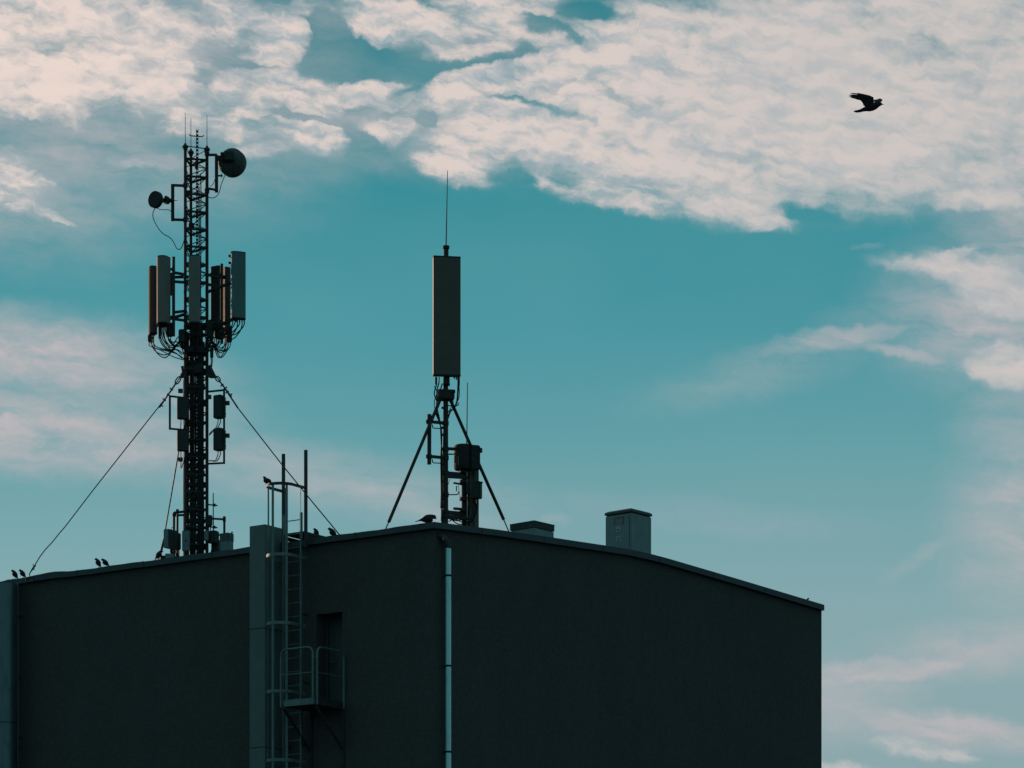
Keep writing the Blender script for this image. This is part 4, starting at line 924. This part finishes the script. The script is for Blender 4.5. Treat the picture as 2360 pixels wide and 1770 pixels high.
MB().cyl(Vector((xat(1070, 63.0), 63.0, rz2)), P(1070, 1070, 63.0), .062, n=14).build('pole', M_mast, pp)
MB().cyl(P(1079, 1235, 62.95), P(1079, 1080, 62.95), .022, n=10).build('cable', M_cable, pp)
for y, ex in ((1092, 1068), (1098, 1074), (1182, 1068), (1192, 1074)):
    MB().bar(P(1030, y - 1, Y2), P(ex, y + 2, 62.95), .07, .08).build('arm', M_mast, pp)
k = MB(); k.bar(P(1046, 1113, 62.7), P(1068, 1117, 62.9), .035); k.cyl(P(1052, 1120, 62.75), P(1052, 1132, 62.75), .012); k.build('pipe_clamp', M_mast, pp)
MB().bar(P(1046, 1172, 62.7), P(1070, 1174, 62.9), .05).build('pipe_clamp', M_mast, pp)
for y in (1087, 1110, 1150, 1175, 1195): MB().box(P(1066, y, 62.85), .12, .14, .06, .2).build('pipe_clamp', M_mast, pp)
for pts in ([(1034, 1195), (1044, 1199), (1056, 1200), (1070, 1196), (1088, 1197), (1096, 1180)], [(1034, 1202), (1048, 1197), (1062, 1202), (1080, 1205), (1094, 1190), (1097, 1160)], [(1035, 1190), (1050, 1205), (1066, 1208), (1084, 1196), (1090, 1175), (1092, 1150)], [(1037, 1103), (1030, 1130), (1030, 1160)], [(1056, 1118), (1061, 1150)], [(1092, 1148), (1096, 1175), (1088, 1200), (1076, 1210)], [(1086, 1148), (1084, 1170), (1078, 1190)], [(1098, 1148), (1099, 1172), (1092, 1195), (1080, 1208)]):
    MB().tube([P(a, b, 62.85) for a, b in pts], .012 if len(pts) > 3 else .006, 6, smooth=6).build('cable', M_cable, pp)
rb = radio(1099, 1130, 62.8, .20, .16, .37, -20, 'square radio box on the front of the pale column', cables=0, group=None, fins=False)
MB().box(P(1092, 1147, 62.7), .30, .05, .02).build('lower_plate', M_black, rb)
MB().box(P(1104, 1112, 62.75), .16, .10, .02).build('upper_plate', M_black, rb)
radio(1078, 1125, 62.85, .09, .10, .26, 0, 'slim dark box between the pole and the pale column', cables=1, cab_to=P(1078, 1190, 62.85), group=None, fins=False)

# ================================================================ roof vents
def vent(pxc, yc, Yc_, side, htop, label, tall):
    """near vertical edge at pxc; two visible faces parallel to the building walls"""
    a1 = R(40.5)
    e1 = Vector((-math.cos(a1), math.sin(a1), 0)); e2 = Vector((math.sin(a1), math.cos(a1), 0))
    p = Vector((xat(pxc, Yc_), Yc_, 0)); zt = zat(yc, Yc_)
    c = p + (e1 + e2) * side / 2; global VS; VS = side
    t = thing('roof_vent', Vector((c.x, c.y, roofz(5) - .1)), label, 'roof vent')
    A = (e2, e1, Vector((0, 0, 1))); zb = roofz(5) - 0.35
    return t, p, c, A, zt, zb, e1, e2
t, p, c, A, zt, zb, e1, e2 = vent(1455, 1168.5, 66.6, .80, 0, 'tall square roof vent with an overhanging cap and stickers on its left face', True)
capt = .10
MB().box(Vector((c.x, c.y, (zb + zt - capt - .025) / 2)), .77, .77, zt - capt - .025 - zb, A).build('body', M_vent, t, bevel=.012)  # tall body
MB().box(Vector((c.x, c.y, zt - capt - .012)), .72, .72, .03, A).build('gap', M_black, t)
k = MB(); n_ = .80 / 2
def sq(h_, z): return [c + A[0] * a * h_ + A[1] * b * h_ - Vector((0, 0, c.z)) + Vector((0, 0, z)) for a, b in ((-1, -1), (1, -1), (1, 1), (-1, 1))]
k.loft([sq(n_, zt - capt), sq(n_, zt - .045), sq(n_ - .05, zt - .012), sq(n_ - .09, zt)]); k.build('cap', M_ventcap, t, bevel=.006)
# left face lies on e1 side: outward normal -e2
nf = -e2; L0 = c - e2 * .385
def onface(px, py, d=.002):
    kk = (px - CX) / F; o = L0 + nf * d; tt = (kk * o.y - o.x) / (e1.x - kk * e1.y); q = o + e1 * tt; return Vector((q.x, q.y, zat(py, q.y)))
def quad(pts, d0, d1, mname, mm, par, label=None):
    MB().prism([onface(a, b, d0) for a, b in pts], [onface(a, b, d1) for a, b in pts]).build(mname, mm, par, label=label)
M_inner = M_dish
fr_ = [(1415, 1194), (1437, 1190), (1437, 1206), (1415, 1210)]
for q in ([(1415, 1194), (1437.5, 1190), (1437.5, 1192), (1415, 1196)], [(1415, 1196), (1416.8, 1195.7), (1416.8, 1208), (1415, 1208.3)], [(1435.8, 1192.3), (1437.5, 1192), (1437.5, 1206), (1435.8, 1206.3)], [(1416.8, 1206.3), (1420.5, 1205.6), (1420.5, 1207.3), (1416.8, 1208)], [(1432, 1204.9), (1435.8, 1204.3), (1435.8, 1206.3), (1432, 1207)]):
    quad(q, .002, .006, 'sticker', M_rust, t)
quad([(1420, 1213.5), (1430, 1211.8), (1430, 1225), (1420, 1226.7)], .002, .006, 'sticker', M_label, t)
MB().cyl(onface(1425, 1221, .004), onface(1425, 1221, .012), .022, n=16).build('lock', M_black, t)
for q in ([(1420, 1235.5), (1430, 1234), (1430, 1237.5), (1420, 1239)], [(1420, 1239), (1423, 1238.6), (1423, 1249), (1420, 1249.5)], [(1427.5, 1237.9), (1430, 1237.5), (1430, 1247.5), (1427.5, 1248)]):
    quad(q, .002, .006, 'sticker', M_label, t)
quad([(1449.5, 1188), (1450.7, 1188), (1450.7, 1262), (1449.5, 1262)], -.001, .004, 'seam', M_mast, t)
t, p, c, A, zt, zb, e1, e2 = vent(1231, 1200.5, 64.6, .72, 0, 'low square roof vent with a dark ribbed collar, left of the tall vent', False)
MB().box(Vector((c.x, c.y, (zb + zt - .15) / 2)), .70, .70, zt - .15 - zb, A).build('body', M_vent, t, bevel=.006)
k = MB(); k.box(Vector((c.x, c.y, zt - .07)), .70, .70, .135, A)
for i in range(22):
    o = (i / 21 - .5) * .70
    k.box(c + A[0] * o - A[1] * .355 + Vector((0, 0, zt - .07 - c.z)), .014, .012, .13, A); k.box(c + A[1] * o - A[0] * .355 + Vector((0, 0, zt - .07 - c.z)), .012, .014, .13, A)
k.build('collar', M_ventcap, t)
MB().box(Vector((c.x, c.y, zt + .004)), .73, .73, .02, A).build('lid', M_ventcap, t)

# ================================================================ birds
def bird_body(o, fwd, pitch, L=.30, fat=1.75, legs=.008, turn=0.0, tail=.36, headup=0.0):
    """one continuous skin: tail, rump, breast, neck, head and bill lofted along a spine, plus folded wings and legs
    o = feet position, fwd = unit heading, pitch = body slope in degrees (90 upright)"""
    fwd = fwd.normalized(); side = Vector((-fwd.y, fwd.x, 0)); up = Vector((0, 0, 1))
    cp, sp = math.cos(R(pitch)), math.sin(R(pitch))
    ax = fwd * cp + up * sp; nr = -fwd * sp + up * cp       # along the back / dorsal
    # (s along, h dorsal, half width, half height)
    S = [(-.56, -.02, .045, .008), (-.42, -.01, .050, .012), (-.27, .0, .050, .028), (-.16, .0, .085, .065), (0, .0, .125, .115), (.14, -.012, .135, .130), (.25, -.005, .110, .112), (.32, .012, .092, .098)]
    c = o + up * (legs * L * 4 + L * .085 * fat) + up * L * (.15 * sp)
    rings = []; n = 14
    def ring(cc, a, b, w_, h_): rings.append([cc + a * (w_ * math.cos(2 * math.pi * i / n)) + b * (h_ * math.sin(2 * math.pi * i / n)) for i in range(n)])
    for s_, h_, w_, t_ in S: ring(c + ax * s_ * L + nr * h_ * L, side, nr, w_ * L * fat, t_ * L * fat)
    # head bends towards the heading
    hf = (fwd * math.cos(R(turn)) + side * math.sin(R(turn))).normalized(); hp = R(8 + headup)
    hx = hf * math.cos(hp) + up * math.sin(hp); hs = Vector((-hf.y, hf.x, 0)); hn = hs.cross(hx) * -1
    if hn.z < 0: hn = -hn
    h0 = c + ax * .34 * L + up * .035 * L
    for d_, w_, t_, z_ in ((.02, .070, .078, .02), (.07, .074, .078, .045), (.125, .060, .064, .05), (.165, .036, .040, .04), (.180, .020, .022, .032), (.205, .012, .012, .022), (.235, .003, .003, .012)):
        ring(h0 + hx * d_ * L + up * z_ * L, hs, hn, w_ * L * fat ** .7, t_ * L * fat ** .7)
    m = MB(); m.loft(rings)
    for sg in (-1, 1):                                       # folded wings hug the flanks
        wr = []
        for s_, h_, w_, t_ in ((-.36, .015, .006, .012), (-.22, .025, .018, .045), (0, .015, .026, .085), (.15, .0, .028, .085), (.24, -.005, .012, .04)):
            off = {-.36: .035, -.22: .055, 0: .108, .15: .115, .24: .085}[s_] * fat
            cc = c + ax * s_ * L + nr * h_ * L + side * sg * off * L
            wr.append([cc + side * (w_ * L * math.cos(2 * math.pi * i / 8)) + nr * (t_ * L * math.sin(2 * math.pi * i / 8)) for i in range(8)])
        m.loft(wr)
        hip = c - nr * .08 * L + side * sg * .045 * L - ax * .02 * L; ft = o + side * sg * .045 * L
        m.tube([hip, (hip + ft) / 2 - fwd * .02 * L, ft + up * .006], [.02 * L * 1.6, .014 * L, .010 * L], 6)
        for a in (-25, 0, 25, 180):
            dv = fwd * math.cos(R(a)) + side * math.sin(R(a)); m.cyl(ft + up * .006, ft + dv * (.09 if a != 180 else .05) * L + up * .003, .008 * L, .004 * L, n=5)
    return m
def bird(px, py, Y, az, pitch, label, L=.30, group='small dark birds perched on the roof edge', zlift=None, **kw):
    """az: heading, degrees from +X towards +Y"""
    o = P(px, py, Y)
    if zlift is not None: o.z = zlift
    t = tag(bird_body(o, Vector((math.cos(R(az)), math.sin(R(az)), 0)), pitch, L, **kw).build('bird', M_bird, None, sharp=60), label, 'bird', group)
    t['_o'] = [0, 0, 0]
    return t
# shift bird origins to their feet
def rebase(o, p):
    for v in o.data.vertices: v.co -= p
    o.location = p
def roost(px, az, pitch, label, L=.28, d=0.02, **kw):
    """bird standing on the eave edging at column px"""
    q = LW(px, 1300, d); q.z = HE + .012
    b = bird(px, 1300, q.y, az, pitch, label, L, zlift=HE + .012 + (0.035 if 60 < px < 0 else 0), **kw); rebase(b, q); return b
roost(36, 195, 56, 'leftmost bird perched on the roof edge, above the round flue', L=.27)
roost(54, 190, 50, 'second bird from the left, perched right next to the guy wire anchor', L=.26)
roost(228, 190, 60, 'left bird of the pair on the roof edge between anchor and mast', L=.27)
roost(245, 188, 42, 'right bird of the pair on the roof edge between anchor and mast', L=.26)
roost(364, 20, 52, 'bird standing at the foot of the short guy wire, left of the mast', L=.29)
roost(769, 195, 42, 'bird perched on the roof edge where the right guy wire lands', L=.29, d=-.1)
def perch(q, az, pitch, label, L, **kw):
    b = tag(bird_body(q, Vector((math.cos(R(az)), math.sin(R(az)), 0)), pitch, L, **kw).build('bird', M_bird, None, sharp=60), label, 'bird', 'small dark birds perched on the roof edge'); rebase(b, q); return b
perch(LW(614, 1117, .82) - Vector((0, 0, .0)) + Vector((0, 0, .0)), 185, 62, 'bird with raised head perched on the topmost ladder cage hoop', .22, headup=12, fat=1.9, legs=.003)
perch(LT(thc, -.55, zw), 170, 66, 'bird sitting on the walkway between the ladder posts', .25)
perch(LW(622, 1115, .85), 175, 45, 'small crouching bird just behind the other on the topmost hoop', .17, legs=.003, fat=1.9)
cq = LW(982, 1210, .04); cq.z = HE + .012
cr = perch(cq, 5, 12, 'large hunched crow standing on the roof edge at the building corner', .42, fat=1.7, headup=-38, legs=.006); cr.name = 'crow'; cr['category'] = 'crow'; del cr['group']
fb = RW(1861, 1383, .04); rq = RWt(1861, .04); fb.z = roofz(rq) + .01
b_ = perch(fb, -10, 25, 'tiny bird on the far right end of the sloping roof edge', .10); 

# flying crow
YB = 42.0
def FP(zx, zy, dy=0.0): return P(1940 + zx / 18.43, 200 + zy / 18.43, YB + dy)
fc = MB(); rings = []
spine = [(520, 1045, 22, 14, 60), (640, 1045, 48, 18, 70), (760, 1028, 62, 26, 62), (880, 985, 75, 48, 60), (1020, 940, 105, 80, 80), (1160, 900, 150, 120, 120), (1300, 855, 165, 135, 140), (1430, 800, 150, 128, 140), (1530, 752, 118, 110, 115), (1610, 738, 88, 88, 88), (1670, 738, 62, 66, 66), (1705, 742, 34, 36, 36), (1745, 745, 16, 16, 16), (1785, 747, 4, 4, 4)]
n = 16; upx = F / YB * 18.43
for i, (a, b, hh_, _, ww_) in enumerate(spine):
    a0, b0 = spine[max(i - 1, 0)][:2]; a1, b1 = spine[min(i + 1, len(spine) - 1)][:2]
    d = (FP(a1, b1) - FP(a0, b0)).normalized(); up = Vector((0, 1, 0)).cross(d) * -1
    if up.z < 0: up = -up
    c = FP(a, b); rings.append([c + up * (hh_ / upx * math.sin(2 * math.pi * q / n)) + Vector((0, 1, 0)) * (ww_ / upx * math.cos(2 * math.pi * q / n)) for q in range(n)])
fc.loft(rings)
# near wing: raised and swept back, ribs from leading to trailing edge, splayed primaries
LE = [(1375, 640, 0), (1345, 440, -.03), (1180, 365, -.08), (900, 300, -.14), (665, 255, -.19)]
TE = [(1150, 900, 0), (1050, 840, -.02), (900, 700, -.06), (800, 585, -.10), (690, 545, -.15)]
wr = []
for (a, b, y0), (c_, d_, y1) in zip(LE, TE):
    p0, p1 = FP(a, b, y0), FP(c_, d_, y1); mid = (p0 + p1) / 2 + Vector((0, -.012, .004)); th = Vector((0, .009, 0))
    wr.append([p0, mid - th, p1, mid + th])
fc.loft(wr)
for (a, b), (c_, d_), w_ in (((900, 330), (370, 275), 22), ((880, 385), (310, 352), 26), ((860, 430), (320, 415), 26), ((840, 480), (390, 462), 24), ((820, 520), (500, 482), 26), ((780, 545), (600, 515), 26)):
    p0, p1 = FP(a, b, -.12), FP(c_, d_, -.23 + .01 * (w_ - 22)); w0 = w_ * 1.5 / upx; w1 = w_ * .55 / upx
    d = (p1 - p0).normalized(); u = Vector((0, 1, 0)).cross(d)
    m_ = p0 + (p1 - p0) * .75
    fc.loft([[q - u * ww, q + Vector((0, -.004, 0)), q + u * ww, q + Vector((0, .004, 0))] for q, ww in ((p0, w0), (m_, w0 * .9), (p1, w1))])
for a, b in ((900, 740), (930, 800), (985, 838)):
    p0, p1 = FP(1150, 640, -.03), FP(a, b, -.06); u = Vector((0, 1, 0)).cross((p1 - p0).normalized()); ww = 45 / upx
    fc.loft([[q - u * w2, q + Vector((0, -.005, 0)), q + u * w2, q + Vector((0, .005, 0))] for q, w2 in ((p0, ww * 1.5), (p1, ww * .6))])
# far wing, foreshortened beyond the neck
LE = [(1640, 680, .04), (1700, 620, .14), (1735, 560, .26), (1700, 520, .34)]
TE = [(1340, 620, .04), (1380, 545, .12), (1500, 535, .22), (1545, 510, .32)]
wr = []
for (a, b, y0), (c_, d_, y1) in zip(LE, TE):
    p0, p1 = FP(a, b, y0), FP(c_, d_, y1); mid = (p0 + p1) / 2; th = Vector((.0, .0, .008)); wr.append([p0, mid - th, p1, mid + th])
fc.loft(wr)
fo = fc.build('flying_crow', M_bird, None, sharp=60); tag(fo, 'black crow flying to the right against the clouds with its wing swept back', 'crow')
rebase(fo, FP(1200, 850))
for o in bpy.data.objects:
    if '_o' in o: del o['_o']
